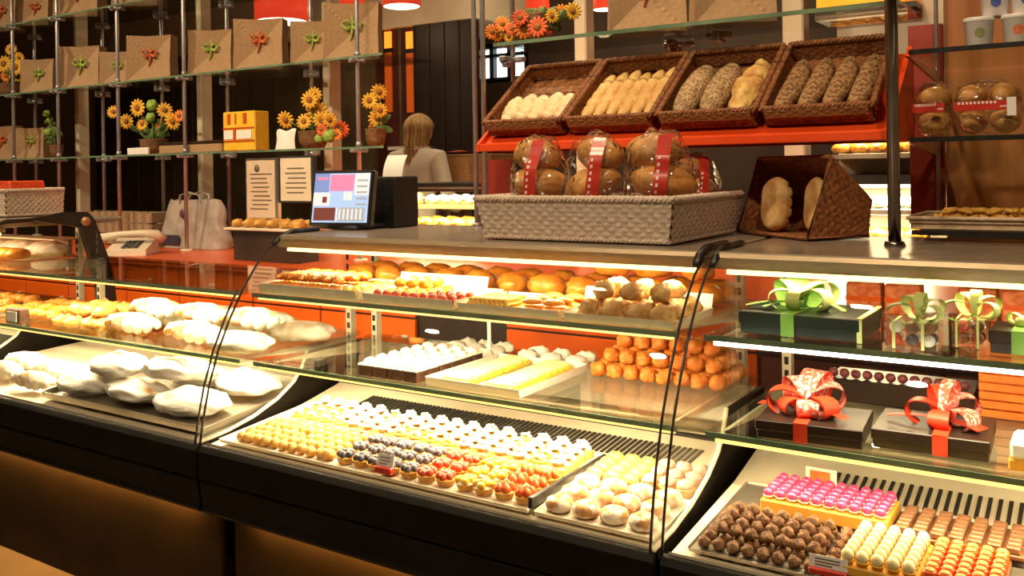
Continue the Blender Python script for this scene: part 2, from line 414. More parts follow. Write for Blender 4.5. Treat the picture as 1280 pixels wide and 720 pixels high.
    o = bpy.data.objects.new('base_strip_light', L); COL.objects.link(o); o.location = ((x0+x1)/2, 1.765, .399); o.rotation_euler = (math.radians(42), 0, 0)
    return t
LAMP = 1.9
XA, XB, XC, XD = -3.94, -2.235, -.79, .55
case(-5.6, XA-.012, 'tall lit glass pastry counter ending in the black bracket', lamp=1.3)
case(XA+.042, XB-.012, 'low lit glass counter with sugar dusted pastries, open above', tall=False, lamp=2.1, led=GLOWY, riser=False)
case(XB, XC-.008, 'tall curved glass pastry counter under the white wicker basket', skew=.012, lamp=1.7)
case(XC+.008, XD, 'tall glass counter holding boxed gifts and rows of chocolates', led=LEDC, slots=52, lamp=.72)
# the black end bracket of the tall counter at the far end
t = thing('counter_bracket', 'black bracket with round brass bolt at the far counter end', 'bracket', (XA, 2.38, .60))
br = MB(); br.prism([(2.14, 1.215), (2.30, 1.235), (2.40, 1.23), (2.435, 1.19), (2.52, .95), (2.56, .60), (2.56, 0), (2.47, 0), (2.47, .60), (2.44, .93), (2.37, 1.16), (2.33, 1.17), (2.20, 1.195)], XA-.006, XA+.03)
br.build('arm', BLACKM, t)
q = MB(); q.cyl((XA+.03, 2.385, 1.188), (XA+.04, 2.385, 1.188), .021, None, 18); q.build('bolt', mat('old_brass', (.5, .3, .14), (.6, .38, .2), rough=.35, metal=.6, scale=50), t)

# ------------------------------------------------------------------ orange serving counter behind, with its drawers
CT = .90; CYF = 3.28
t = thing('serving_counter', 'long orange lacquered serving counter with drawers behind the glass cases', 'counter', (-3.5, CYF, 0))
MB().box(-7.2, .5, CYF-.02, 4.20, CT-.035, CT, b=.005).build('worktop', ORANGETOP, t)
cb = MB(); cb.box(-7.2, .5, CYF+.02, 4.18, .08, CT-.036); cb.box(-7.2, .5, CYF+.06, 4.15, 0, .08); cb.build('carcass', DARKWOOD, t)
xs = -7.2; k = 0
gapx = (atY(590, 415, CYF).x, atY(705, 415, CYF).x)
while xs < .45:
    w = .62 if k % 2 else .5
    x1 = min(xs+w, .49)
    if not (xs > gapx[0]-.35 and x1 < gapx[1]+.1):
        for nm, z0, z1 in (('drawer', CT-.19, CT-.042), ('cupboard_door', .09, CT-.2)):
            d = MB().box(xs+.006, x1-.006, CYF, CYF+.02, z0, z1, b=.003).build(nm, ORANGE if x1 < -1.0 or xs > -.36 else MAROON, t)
            q = MB().ell(((xs+x1)/2 if nm == 'drawer' else x1-.06, CYF-.012, (z0+z1)/2 if nm == 'drawer' else z1-.08), (.022, .012, .008), 10, 6); q.build('knob', CREAM, d)
    xs = x1; k += 1
# ------------------------------------------------------------------ chrome and glass shelving behind the orange counter
SH = (1.53, 2.03, 2.56); SY0, SY1 = 3.71, 4.17
sx0, sx1 = -8.6, atY(480, 190, SY0).x
t = thing('glass_shelving', 'chrome posted glass shelving carrying kraft gift bags behind the orange counter', 'shelving', ((sx0+sx1)/2, SY0, CT))
for z in SH:
    s = MB(); s.box(sx0, sx1, SY0, SY1, z-.010, z); s.box(sx0, sx1, SY0-.004, SY0-.0005, z-.011, z+.001, 1)
    s.build('glass_shelf', [SHELFGLASS, EDGEGLASS], t)
def post(x, y):
    p = MB().cyl((x, y, CT+.012), (x, y, 3.74), .0125, None, 10).build('post', CHROME, t)
    f = MB()
    f.cyl((x, y, CT), (x, y, CT+.012), .04, .036, 16)
    f.build('foot_flange', CREAM, p)
    for z in SH:
        q = MB(); q.cyl((x, y, z-.028), (x, y, z-.011), .022, .03, 12); q.box(x-.06, x+.06, y-.013, y+.013, z-.030, z-.0115, b=.003); q.box(x-.013, x+.013, y-.06, y+.06, z-.030, z-.0115, b=.003)
        q.cyl((x, y, z+.001), (x, y, z+.03), .02, .014, 12)
        q.build('cross_bracket', CHROME, p)
for px in (17, 73, 148, 231, 448): post(atY(px, 150, SY0+.025).x, SY0+.025)
for px in (129, 203, 285, 390, 44): post(atY(px, 150, SY1-.03).x, SY1-.03)

# kraft gift bags with folded tops and ribbons
GB = {}
def gift_bag(rib):
    if rib not in GB:
        t = thing('kraft_gift_bag', '', 'gift bag')
        w, h, d = .15, .31, .075
        def front(u, v):          # envelope-folded face: sunk towards the middle along the two diagonals
            a, b = abs(u-.5)*2, abs(v-.5)*2
            return ((u-.5)*2*w*(1-.03*(1-b)), -d*(.25+.75*max(a, b)**1.2)*(.75+.25*(1-v)), v*h-.008*(1-a)*max(0, v-.8)*5)
        m = MB(); m.surf(front, 16, 16, 0, False)
        m.surf(lambda u, v: (lambda p: (p[0], -p[1], p[2]))(front(1-u, v)), 16, 16, 0, False)
        m.surf(lambda u, v: (-w*(1-.03*(1-abs(v-.5)*2)), (d-2*d*u)*(.75+.25*(1-v)), v*h), 2, 16, 0, False)
        m.surf(lambda u, v: (w*(1-.03*(1-abs(v-.5)*2)), (-d+2*d*u)*(.75+.25*(1-v)), v*h), 2, 16, 0, False)
        m.surf(lambda u, v: ((u-.5)*2*w, (v-.5)*2*d, 0.0005), 1, 1, 0, False)
        m.surf(lambda u, v: ((u-.5)*2*w*.97, (v-.5)*2*d*.74, h-.008*(1-abs(u-.5)*2)), 8, 2, 0, False)
        m.build('bag', KRAFT, t)
        r = MB()
        mt = GREENRIB if rib == 'green' else ORANGERIB
        r.tube([(0, -.022, h-.03), (.004, -.028, h*.72), (0, -.026, h*.5), (-.01, -.032, h*.33)], [.012, .016, .018, .010], 6, flat=.4)
        for s in (-1, 1):
            r.tube([(0, -.03, h*.6), (s*.028, -.05, h*.70), (s*.05, -.05, h*.63), (s*.03, -.05, h*.54), (0, -.032, h*.59)], .011, 6, flat=.5)
        r.build('ribbon', mt, t)
        GB[rib] = t
    return GB[rib]
def put_bag(l, r, bot, top, zi, rib, label, Y=3.895, z=None, base=None):
    zz = SH[zi] if z is None else z
    c = atY((l+r)/2, bot, Y); x, y, v = ray((l+r)/2, bot)
    tt = Y/y
    sc = (r-l)/FPX*tt/.30
    o = place(gift_bag(rib), (c.x, Y, zz+.001), math.radians(31), label, 'kraft gift bags', sc=min(max(sc, .8), 1.12))
    return o
put_bag(30, 72, 111, 62, 1, 'green', 'kraft gift bag with long green ribbon beside yellow flowers, middle shelf')
put_bag(78, 130, 106, 52, 1, 'green', 'kraft gift bag with green ribbon over the wooden crate, middle shelf')
put_bag(128, 170, 100, 47, 1, 'green', 'green ribboned kraft gift bag half hidden behind its orange ribboned neighbour', Y=3.93)
put_bag(163, 219, 99, 40, 1, 'orange', 'kraft gift bag with orange ribbon over the sunflower pot')
put_bag(239, 294, 92, 33, 1, 'green', 'kraft gift bag with looped green ribbon in front of a beige column')
put_bag(296, 358, 90, 27, 1, 'orange', 'kraft gift bag with orange ribbon above the yellow packet')
put_bag(366, 420, 85, 15, 1, 'green', 'green ribboned kraft gift bag tucked behind the end bag', Y=3.93)
put_bag(408, 477, 80, 7, 1, 'green', 'kraft gift bag with straight green ribbon at the end of the middle shelf')
put_bag(-18, 26, 40, -20, 2, 'orange', 'kraft gift bag on the top shelf cut by the picture edge')
put_bag(27, 66, 36, -20, 2, 'orange', 'kraft gift bag on the top shelf over the yellow flowers')
put_bag(72, 130, 25, -30, 2, 'orange', 'kraft gift bag on the top shelf beside a beige column')
put_bag(145, 204, 8, -50, 2, 'orange', 'kraft gift bag on the top shelf farthest along towards the lamps')
put_bag(-16, 25, 195, 148, 0, 'orange', 'kraft gift bag on the low shelf over the white basket')
put_bag(24, 58, 195, 148, 0, 'green', 'shaded kraft gift bag on the low shelf next to the leaves', Y=3.93)

# flower arrangements
YEL = mat('yellow_petals', (.72, .36, .02), (.85, .5, .05), rough=.6, scale=40)
ORF = mat('orange_petals', (.75, .16, .015), (.85, .3, .03), rough=.6, scale=40)
REDF = mat('red_petals', (.62, .07, .02), (.75, .14, .03), rough=.6, scale=40)
LEAF = mat('green_leaves', (.06, .11, .02), (.14, .22, .04), rough=.6, scale=30)
LIME = mat('lime_blooms', (.2, .36, .04), (.34, .5, .1), rough=.6, scale=60)
SEED = mat('dark_flower_heart', (.25, .09, .01), (.4, .16, .02), rough=.8, scale=90)
POT = mat('woven_pot', (.16, .075, .03), (.26, .13, .05), rough=.8, scale=50, bump=.4)
def flower_mb(r, n=13):
    m = MB()
    for k in range(n):
        a = 2*PI*k/n; M = Matrix.Rotation(a, 4, 'Y') @ Matrix.Translation((r*.62, 0, 0))
        m.ell((0, 0, 0), (r*.42, r*.10, r*.17), 8, 5, 0, M)
    m.ell((0, -r*.08, 0), (r*.36, r*.2, r*.36), 10, 6, 1, amp=.15, fr=9)
    return m
FM = {k: flower_mb(.05).mesh('flower', [v, SEED]) for k, v in (('y', YEL), ('o', ORF), ('r', REDF))}
FM['l'] = MB().ell((0, 0, 0), (.05, .045, .05), 14, 9, 0, amp=.5, fr=7).mesh('bloom', [LIME, SEED])
def arrangement(name, label, base, items, pot=True, potr=.09, leaves=10, depth=.0):
    t = thing(name, label, 'flowers', base, 'flower arrangements')
    bx, by, bz = base
    if pot:
        MB().lathe([(potr*.7, .001), (potr*.95, .05), (potr, .10), (potr*1.05, .105), (potr*.9, .10), (potr*.85, .09)], 18, c=base).build('pot', POT, t)
    for (px, py, k, s) in items:
        c = atY(px, py, by+random.uniform(-.05, .05))
        o = bpy.data.objects.new('flower' if k != 'l' else 'green_bloom', FM[k]); COL.objects.link(o); o.parent = t
        o.location = c-Vector(base); o.rotation_euler = (random.uniform(-.3, .3), 0, math.radians(31)+random.uniform(-.3, .3)); o.scale = (s, s, s)
        st = MB(); st.tube([(bx+(c.x-bx)*.1, by, bz+.08), ((bx+c.x)/2, (by+c.y)/2+.01, (bz+c.z)/2+.04), (c.x, c.y+.012, c.z-.005)], .004, 5)
        st.build('stem', LEAF, t)
    lf = MB()
    xs = [atY(i[0], i[1], by) for i in items]
    for k in range(leaves):
        q = random.choice(xs); a = Vector((bx, by, bz+.09)).lerp(q, random.uniform(.3, .8))
        lf.ell((0, 0, 0), (.055, .006, .022), 8, 5, 0, Matrix.Translation(a+Vector((random.uniform(-.05, .05), .02, 0))) @ Matrix.Rotation(random.uniform(0, 6), 4, 'Z') @ Matrix.Rotation(random.uniform(-.9, .9), 4, 'Y'))
    lf.build('foliage', LEAF, t)
    return t
Y = 3.86
b = atY(192, 188, Y)
arrangement('sunflower_pot', 'yellow flowers with green leaves in a woven pot above the telephone', (b.x, Y, SH[0]+.001), [(142, 140, 'y', 1), (158, 152, 'y', 1.1), (172, 135, 'y', 1.3), (178, 155, 'y', 1.0), (190, 132, 'l', .75), (188, 147, 'l', .6), (206, 138, 'y', 1.1), (216, 152, 'y', 1.2), (224, 145, 'o', .9), (200, 155, 'o', .8)], leaves=14)
b = atY(392, 184, Y)
arrangement('sunflower_spray', 'tall spray of yellow flowers behind the white sachet and lime blooms', (b.x, Y, SH[0]+.001), [(357, 150, 'y', 1.15), (380, 152, 'y', 1.0), (393, 119, 'y', 1.0), (387, 125, 'y', 1.1), (397, 140, 'y', 1.4), (402, 150, 'y', 1.1), (412, 150, 'y', .9), (426, 162, 'r', 1.1), (420, 168, 'o', .8), (399, 173, 'l', .55), (411, 170, 'l', .7), (402, 162, 'r', .8)], leaves=12)
b = atY(470, 186, Y+.05)
arrangement('sunflower_posy', 'loose yellow flowers at the shelf end over the printer', (b.x, Y+.05, SH[0]+.001), [(462, 126, 'y', 1.0), (474, 115, 'y', 1.0), (472, 148, 'y', 1.1), (475, 138, 'y', .9), (470, 160, 'o', .9)], leaves=6, potr=.06)
b = atY(12, 110, Y)
arrangement('yellow_bouquet', 'yellow flower bouquet on the middle shelf beside the outermost bag', (b.x, Y, SH[1]+.001), [(5, 80, 'y', 1.5), (14, 62, 'y', 1.0), (20, 84, 'y', 1.4), (8, 95, 'o', 1.1), (24, 72, 'y', .9), (22, 95, 'y', 1)], leaves=8)
b = atY(71, 190, Y+.1)
arrangement('leafy_plant', 'small leafy plant on the low shelf beside the shaded bag', (b.x, Y+.1, SH[0]+.001), [(60, 165, 'l', .6), (62, 150, 'l', .5), (58, 142, 'l', .5)], leaves=12, potr=.05)

# other things on the low shelf
p = atY(226, 182, 3.83)
t = thing('kraft_tray_box', 'long flat kraft tray box lying on the low glass shelf', 'box', (p.x, 3.83, SH[0]))
a, b_ = atY(205, 185, 3.8).x, atY(283, 185, 3.8).x
MB().box(a, b_, 3.76, 3.92, SH[0]+.001, SH[0]+.055, b=.004).build('tray', KRAFT, t)
MB().box(a-.003, b_+.003, 3.757, 3.923, SH[0]+.056, SH[0]+.075, b=.003).build('lid', DARKWOOD, t)
p0, p1 = atY(168, 190, 3.8), atY(194, 183, 3.8)
tag(pivot(MB().box(p0.x, p1.x, 3.745, 3.76, SH[0]+.001, SH[0]+.048, b=.002).build('price_card', PAPER), (p0.x, 3.75, SH[0])), 'cream card propped in front of the sunflower pot', 'card')
p0, p1 = atY(282, 187, 3.8), atY(321, 138, 3.8)
t = thing('snack_packet', 'bright yellow printed packet standing on the low shelf over the menus', 'packet', ((p0.x+p1.x)/2, 3.8, SH[0]))
PKY = mat('packet_yellow', (.85, .48, .02), (.92, .6, .06), rough=.4, scale=20)
hh = p1.z-SH[0]
MB().box(p0.x, p1.x, 3.78, 3.9, SH[0]+.001, SH[0]+hh, b=.008).build('packet', PKY, t)
q = MB(); w = p1.x-p0.x
for f0, f1 in ((.16, .26), (.40, .44), (.66, .76)): q.box(p0.x+w*f0, p0.x+w*f1, 3.776, 3.7805, SH[0]+hh*.68, SH[0]+hh*.95)
q.box(p0.x+.004, p1.x-.004, 3.776, 3.7805, SH[0]+hh*.56, SH[0]+hh*.60); q.box(p0.x+.004, p1.x-.004, 3.776, 3.7805, SH[0]+hh*.24, SH[0]+hh*.28); q.box(p0.x+w*.36, p0.x+w*.42, 3.776, 3.7805, SH[0]+hh*.28, SH[0]+hh*.56)
q.build('red_print', mat('packet_red', (.5, .07, .01), (.55, .09, .015), scale=30), t)
q = MB(); q.box(p0.x+w*.06, p0.x+w*.34, 3.774, 3.7795, SH[0]+hh*.31, SH[0]+hh*.53); q.box(p0.x+w*.46, p0.x+w*.92, 3.774, 3.7795, SH[0]+hh*.31, SH[0]+hh*.53); q.build('white_print', PAPER, t)
p0, p1 = atY(349, 187, 3.8), atY(374, 162, 3.8)
t = MB(); w2 = (p1.x-p0.x)/2; hh = p1.z-SH[0]
def sach(sg): return lambda u, v: ((p0.x+p1.x)/2+(u-.5)*2*w2*(1-.12*math.sin(v*PI))+.01*v, 3.768+sg*.026*math.sin(PI*u)**.6*(1-v)**.5, SH[0]+.001+v*hh*(1+.06*math.sin(u*9)))
t.surf(sach(-1), 10, 8); t.surf(sach(1), 10, 8)
tag(pivot(t.build('paper_sachet', PAPER), (p0.x, 3.8, SH[0])), 'white paper sachet standing before the tall yellow flowers', 'sachet')

# two printed menus in frames hung on the posts, a price list without readable words
INK = mat('grey_ink', (.16, .11, .07), (.2, .14, .09), rough=.8, scale=50)
MENU = mat('menu_paper', (.66, .50, .36), (.70, .54, .40), rough=.8, scale=10)
MENU2 = mat('menu_paper_pale', (.74, .62, .45), (.78, .66, .5), rough=.8, scale=10)
def menu(l, r, tp, bt, Y, m, label, rows, logo):
    a, b = atY(l, bt, Y), atY(r, tp, Y); w, h = b.x-a.x, b.z-a.z
    t = thing('menu_board', label, 'menu', ((a.x+b.x)/2, Y, a.z), 'framed menus')
    f = MB(); f.box(a.x-.015, b.x+.03, Y+.004, Y+.022, a.z-.012, b.z+.012, b=.003); f.box(b.x+.018, b.x+.034, Y-.006, Y+.004, a.z-.012, b.z+.012); f.build('frame', DARKGREY if m is MENU2 else STEEL, t)
    MB().box(a.x, b.x, Y, Y+.004, a.z, b.z).build('sheet', m, t)
    k = MB(); rn = random.Random(l)
    if logo: k.cyl((a.x+w*.38, Y, a.z+h*.86), (a.x+w*.38, Y-.0015, a.z+h*.86), .022, None, 16)
    for i in range(rows):
        z = b.z-h*(.24+.68*i/rows); x0 = a.x+w*rn.uniform(.12, .25); x1 = b.x-w*rn.uniform(.1, .3)
        k.box(x0, x1, Y-.0012, Y, z-.004, z+.004)
    k.build('printed_lines', INK, t)
menu(309, 343, 200, 272, 3.66, MENU, 'narrow beige printed menu with round mark, beside the monitor', 9, True)
menu(351, 388, 197, 251, 3.66, MENU2, 'pale framed menu with dark border hung behind the monitor', 6, False)
# ------------------------------------------------------------------ on the orange counter
# a grey wooden crate
CRT = mat('grey_brown_crate', (.24, .16, .09), (.34, .24, .14), rough=.8, scale=6, kind='wave', stretch=(.6, .6, 7), bump=.2)
a, b = atZ(112, 312, CT), atZ(190, 312, CT)
yk = 3.812; a = atY(97, 300, yk); b = atY(190, 300, yk)
t = thing('wooden_crate', 'grey brown slatted crate on the orange counter behind the telephone', 'crate', ((a.x+b.x)/2, yk, CT))
zt = atY(140, 265, yk).z
c = MB()
for i in range(3):
    z0 = CT+.01+i*(zt-CT)/3; z1 = z0+(zt-CT)/3-.012
    c.box(a.x, b.x, yk, yk+.014, z0, z1); c.box(a.x, b.x, yk+.16, yk+.174, z0, z1); c.box(a.x, a.x+.014, yk+.014, yk+.16, z0, z1); c.box(b.x-.014, b.x, yk+.014, yk+.16, z0, z1)
c.box(a.x, b.x, yk+.014, yk+.16, CT+.001, CT+.014)
c.build('slats', CRT, t)
for x in (a.x+.014, b.x-.05):
    for y in (yk+.016, yk+.122): MB().box(x, x+.036, y, y+.036, CT+.002, zt).build('corner_post', CRT, t)
# telephone: base, handset, cord
PHONE = mat('beige_phone_plastic', (.70, .60, .45), (.75, .65, .5), rough=.4, scale=10)
pc = atZ(166, 318, CT); M = Matrix.Translation((pc.x, pc.y, CT+.001)) @ Matrix.Rotation(math.radians(38), 4, 'Z') @ Matrix.Scale(1.2, 4)
t = thing('telephone', 'beige desk telephone with handset lying across it on the orange counter', 'telephone', (pc.x, pc.y, CT))
MB().prism([(-.11, 0), (.11, 0), (.11, .075), (.08, .08), (-.11, .03)], -.10, .10, 0, M).build('base', PHONE, t)
h = MB(); h.tube([(-.17, .02, .055), (-.15, .0, .088), (-.06, -.02, .105), (.05, -.02, .110), (.12, 0, .10), (.15, .02, .07)], [.022, .026, .017, .017, .026, .024], 10, M=M); h.build('handset', PHONE, t)
k = MB()
for i in range(12): k.box(-.03+(i % 3)*.03, -.008+(i % 3)*.03, -.085+(i//3)*.03, -.065+(i//3)*.03, .03+(i//3)*.0075, .047+(i//3)*.0075, 0, M)
k.build('keypad', DARKGREY, t)
k = MB(); k.tube([M @ Vector((-.17+.006*math.cos(i*.9), .02-.002*i+.006*math.sin(i*.9), .06-.0006*i+.004*math.sin(i*.9))) for i in range(70)], .0028, 5); k.build('cord', DARKGREY, t)
# a plastic carrier bag
BAGM = mat('grey_white_carrier_plastic', (.30, .25, .21), (.44, .38, .32), rough=.35, scale=12, bump=.5, bscale=14)
l, r = atY(207, 300, 3.92), atY(284, 300, 3.92); zt = atY(245, 240, 3.92).z
cx, w, h = (l.x+r.x)/2, (r.x-l.x)/2, zt-CT
t = thing('carrier_bag', 'crumpled grey white carrier bag standing on the orange counter', 'bag', (cx, 3.92, CT))
def bagf(u, v):
    a = 2*PI*u; k = 1-.25*v**2+.10*nz(math.cos(a)*2, math.sin(a)*2, v*3)
    return (cx+w*k*math.copysign(abs(math.cos(a))**.6, math.cos(a)), 3.92+.10*k*math.copysign(abs(math.sin(a))**.7, math.sin(a))*(1-.55*v), CT+.002+v*h*(.86+.06*nz(u*8, 2)))
m = MB(); m.surf(bagf, 40, 16); m.surf(lambda u, v: (lambda p: (cx+(p[0]-cx)*v, 3.92+(p[1]-3.92)*v, CT+.002))(bagf(u, 0)), 40, 2)
m.build('bag_body', BAGM, t)
for s in (-1, 1):
    q = MB(); q.tube([(cx-w*.35, 3.92+s*.03, zt-.10), (cx-w*.3, 3.92+s*.04, zt-.02), (cx, 3.92+s*.05, zt-.0), (cx+w*.3, 3.92+s*.04, zt-.02), (cx+w*.4, 3.92+s*.03, zt-.10)], .012, 6, flat=.4); q.build('handle', BAGM, t)
MB().ell((cx-w*.10, 3.845, CT+h*.62), (.03, .01, .03), 12, 8).build('printed_dot', mat('plum_print', (.10, .04, .08), (.13, .05, .1), scale=30), t)
MB().box(cx-w*.9, cx-w*.1, 3.81, 3.825, CT+.02, CT+.09, b=.01).build('printed_band', mat('navy_print', (.03, .03, .05), (.04, .04, .07), scale=30), t)
# serving tray of sliced pastry beside the monitor
ta, tb = atY(293, 280, 3.50), atY(384, 280, 3.50)
tz_ = atY(330, 281, 3.5).z; STZ = tz_-.015; STA, STB = ta.copy(), tb.copy()
t = thing('pastry_stand', 'lit stand of golden pastries under the menus beside the monitor', 'stand', ((ta.x+tb.x)/2, 3.5, CT))
MB().box(ta.x, tb.x, 3.42, 3.66, tz_-.03, tz_-.015, b=.004).build('top_plate', CREAM, t)
MB().box(ta.x+.04, tb.x-.04, 3.46, 3.62, CT+.001, tz_-.03).build('base', DARKWOOD, t)

# ------------------------------------------------------------------ on the glass cases: till monitor and printer
mx = atZ(428, 289, ZT)
t = thing('till_monitor', 'black touchscreen till monitor showing coloured tiles on the glass counter', 'monitor', (mx.x, mx.y, ZT))
c0 = atY(385, 284, mx.y); c1 = atY(462, 284, mx.y+.06); c2 = atY(392, 213, mx.y+.03); c3 = atY(470, 213, mx.y+.09)
wv = Vector((c1.x-c0.x, c1.y-c0.y, 0)); W = wv.length; ang = math.atan2(wv.y, wv.x); Hh = c2.z-c0.z
M = Matrix.Translation((c0.x, c0.y, max(c0.z, ZT+.014))) @ Matrix.Rotation(ang, 4, 'Z') @ Matrix.Rotation(math.radians(-12), 4, 'X')
MB().box(0, W, 0, .035, 0, Hh, 0, M, b=.006).build('housing', BLACKM, t)
SC = [emit('screen_'+n, c, .62) for n, c in (('blue', (.18, .27, .62)), ('pink', (.72, .22, .42)), ('paleblue', (.36, .55, .92)), ('brown', (.16, .04, .03)), ('grey', (.35, .38, .42)), ('white', (.72, .74, .80)))]
s = MB()
mgn = .012
def tile(u0, u1, v0, v1, k, d=.0012):
    s.box(mgn+(W-2*mgn)*u0, mgn+(W-2*mgn)*u1, -d, .001, mgn+(Hh-2*mgn)*v0, mgn+(Hh-2*mgn)*v1, k, M)
tile(0, 1, 0, 1, 2)
tile(.0, .27, .62, 1, 0, .002); tile(.29, .72, .64, .97, 1, .002); tile(.74, 1, .55, .99, 5, .002); tile(.0, .3, .34, .6, 5, .002)
tile(.03, .42, .04, .30, 3, .002); tile(.47, .95, .03, .30, 4, .002); tile(.44, .46, .03, .30, 5, .002); tile(.55, .70, .45, .62, 5, .0016)
for i in range(5): tile(.78, .97, .35+i*.12, .39+i*.12, 4, .003)
for i in range(6): tile(.49+i*.075, .52+i*.075, .06, .27, 5, .003)
tile(.17, .25, .40, .52, 3, .003); tile(.05, .25, .86, .92, 1, .003)
s.build('screen', SC, t)
st = MB(); st.box(W*.3, W*.7, .035, .09, .0, Hh*.6, 0, M, b=.01); st.build('stand_arm', DARKGREY, t)
cc = M @ Vector((W*.5, .07, 0)); MB().box(cc.x-.09, cc.x+.09, cc.y-.06, cc.y+.09, ZT+.001, ZT+.016, b=.006).build('foot', DARKGREY, t)
p0, p1 = atY(465, 288, mx.y+.16), atY(485, 221, mx.y+.16)
t = thing('receipt_printer', 'tall black receipt printer with white paper behind the till monitor', 'printer', ((p0.x+p1.x)/2, mx.y+.2, ZT))
MB().box(p0.x-.02, p1.x+.012, mx.y+.18, mx.y+.31, ZT+.001, p1.z, b=.006).build('housing', BLACKM, t)
pp = MB(); pp.surf(lambda u, v: (p0.x-.01+(p1.x+.012-p0.x)*u, mx.y+.23+.03*v*v, p1.z-.01+.085*v), 4, 6); pp.surf(lambda u, v: (p0.x-.01+(p1.x+.012-p0.x)*u, mx.y+.233+.03*v*v, p1.z-.01+.085*v), 4, 6)
pp.build('paper', PAPER, t)

# ------------------------------------------------------------------ further back: a second lit counter and a shopper
FY = 4.22
a, b = atY(484, 290, FY), atY(603, 290, FY); zt = atY(540, 229, FY).z
t = thing('pastry_cabinet', 'lit glass pastry cabinet in front of the shopper in white', 'cabinet', ((a.x+b.x)/2, FY, 0))
MB().box(a.x, b.x, FY, FY+.5, 0, .62, b=.004).build('base', DARKWOOD, t)
k = MB(); k.box(a.x, b.x, FY-.01, FY+.52, zt-.05, zt, b=.004); k.box(a.x, b.x, FY-.012, FY-.008, zt-.035, zt-.022, 1); k.build('top_rail', [BLACKM, STEEL], t)
for x in (a.x+.012, b.x-.012):
    for y in (FY+.012, FY+.488): MB().box(x-.012, x+.012, y-.012, y+.012, .62, zt-.05).build('corner_post', BLACKM, t)
zs = zt-.145
MB().box(a.x+.03, b.x-.03, FY+.03, FY+.47, zs, zs+.01).build('shelf', SHELFGLASS, t)
MB().box(a.x+.03, b.x-.03, FY+.02, FY+.028, zs-.006, zs+.018).build('shelf_glow_strip', emit('cabinet_light', (1, .62, .16), 1.6), t)
MB().box(a.x+.03, b.x-.03, FY+.004, FY+.008, .63, zt-.06).build('front_glass', GLASS, t)
MB().box(a.x+.03, b.x-.03, FY+.03, FY+.47, zt-.30, zt-.275).build('tray_deck', CREAM, t)
FARC = (a.x, b.x, FY, zs+.011, zt-.274)
L = bpy.data.lights.new('cabinet_light', 'AREA'); L.shape = 'RECTANGLE'; L.size = b.x-a.x-.08; L.size_y = .05; L.energy = 22; L.color = (1, .78, .42)
o = bpy.data.objects.new('cabinet_light', L); COL.objects.link(o); o.location = ((a.x+b.x)/2, FY+.1, zt-.06); o.rotation_euler = (math.radians(12), 0, 0)
L = bpy.data.lights.new('cabinet_light', 'AREA'); L.shape = 'RECTANGLE'; L.size = b.x-a.x-.08; L.size_y = .05; L.energy = 16; L.color = (1, .78, .42)
o = bpy.data.objects.new('cabinet_light', L); COL.objects.link(o); o.location = ((a.x+b.x)/2, FY+.08, zs-.012); o.rotation_euler = (math.radians(12), 0, 0)

# shopper, seen from behind: body, jumper, trousers, hair
def skin(name, pts, edges, radii, m, parent, sub=2, root=0):
    me = bpy.data.meshes.new(name); off = parent.location if parent else Vector((0, 0, 0))
    me.from_pydata([tuple(Vector(p)-off) for p in pts], edges, []); me.materials.append(m)
    o = bpy.data.objects.new(name, me); COL.objects.link(o); o.parent = parent
    md = o.modifiers.new('skin', 'SKIN'); md.use_smooth_shade = True
    for i, r in enumerate(radii):
        me.skin_vertices[0].data[i].radius = r if isinstance(r, tuple) else (r, r)
        me.skin_vertices[0].data[i].use_root = (i == root)
    sd = o.modifiers.new('sub', 'SUBSURF'); sd.levels = sub; sd.render_levels = sub
    return o
SKINM = mat('skin', (.62, .36, .24), (.66, .4, .27), rough=.5, scale=30, sss=.1)
JUMP = mat('white_knit', (.62, .56, .46), (.70, .64, .54), rough=.9, scale=160, bump=.4)
TROU = mat('dark_trousers', (.02, .02, .025), (.03, .03, .035), rough=.9, scale=100)
HAIR = mat('dark_blonde_hair', (.20, .10, .03), (.50, .32, .12), rough=.45, scale=14, stretch=(9, 9, .5), bump=.4, bscale=30)
WY = 5.15
wc = atY(521, 180, WY); hz = atY(520, 143, WY).z
t = thing('person', 'shopper with long blonde hair and white jumper seen from behind', 'person', (wc.x, WY, 0))
t.rotation_euler = (0, 0, 0)
s = hz/1.70
def P(x, y, z): return (wc.x+x*s, WY+y*s, z*s)
pts = [P(0,0,.92), P(0,.01,1.10), P(0,0,1.30), P(0,.0,1.42), P(0,.02,1.50), P(0,.03,1.58), P(0,.04,1.635),
       P(.185,0,1.385), P(.235,.02,1.12), P(.17,.22,1.05), P(.10,.33,1.10), P(-.185,0,1.385), P(-.235,.02,1.12), P(-.17,.22,1.05), P(-.10,.33,1.10),
       P(.095,0,.86), P(.10,.01,.48), P(.10,-.02,.08), P(.10,.12,.03), P(-.095,0,.86), P(-.10,.01,.48), P(-.10,-.02,.08), P(-.10,.12,.03)]
ed = [(0,1),(1,2),(2,3),(3,4),(4,5),(5,6),(3,7),(7,8),(8,9),(9,10),(3,11),(11,12),(12,13),(13,14),(0,15),(15,16),(16,17),(17,18),(0,19),(19,20),(20,21),(21,22)]
ra = [(.15,.11),(.12,.09),(.15,.10),(.10,.08),.05,.075,.07,.055,.042,.034,.026,.055,.042,.034,.026,.085,.06,.045,.035,.085,.06,.045,.035]
body = skin('body', pts, ed, [tuple(x*s for x in r) if isinstance(r, tuple) else r*s for r in ra], SKINM, t)
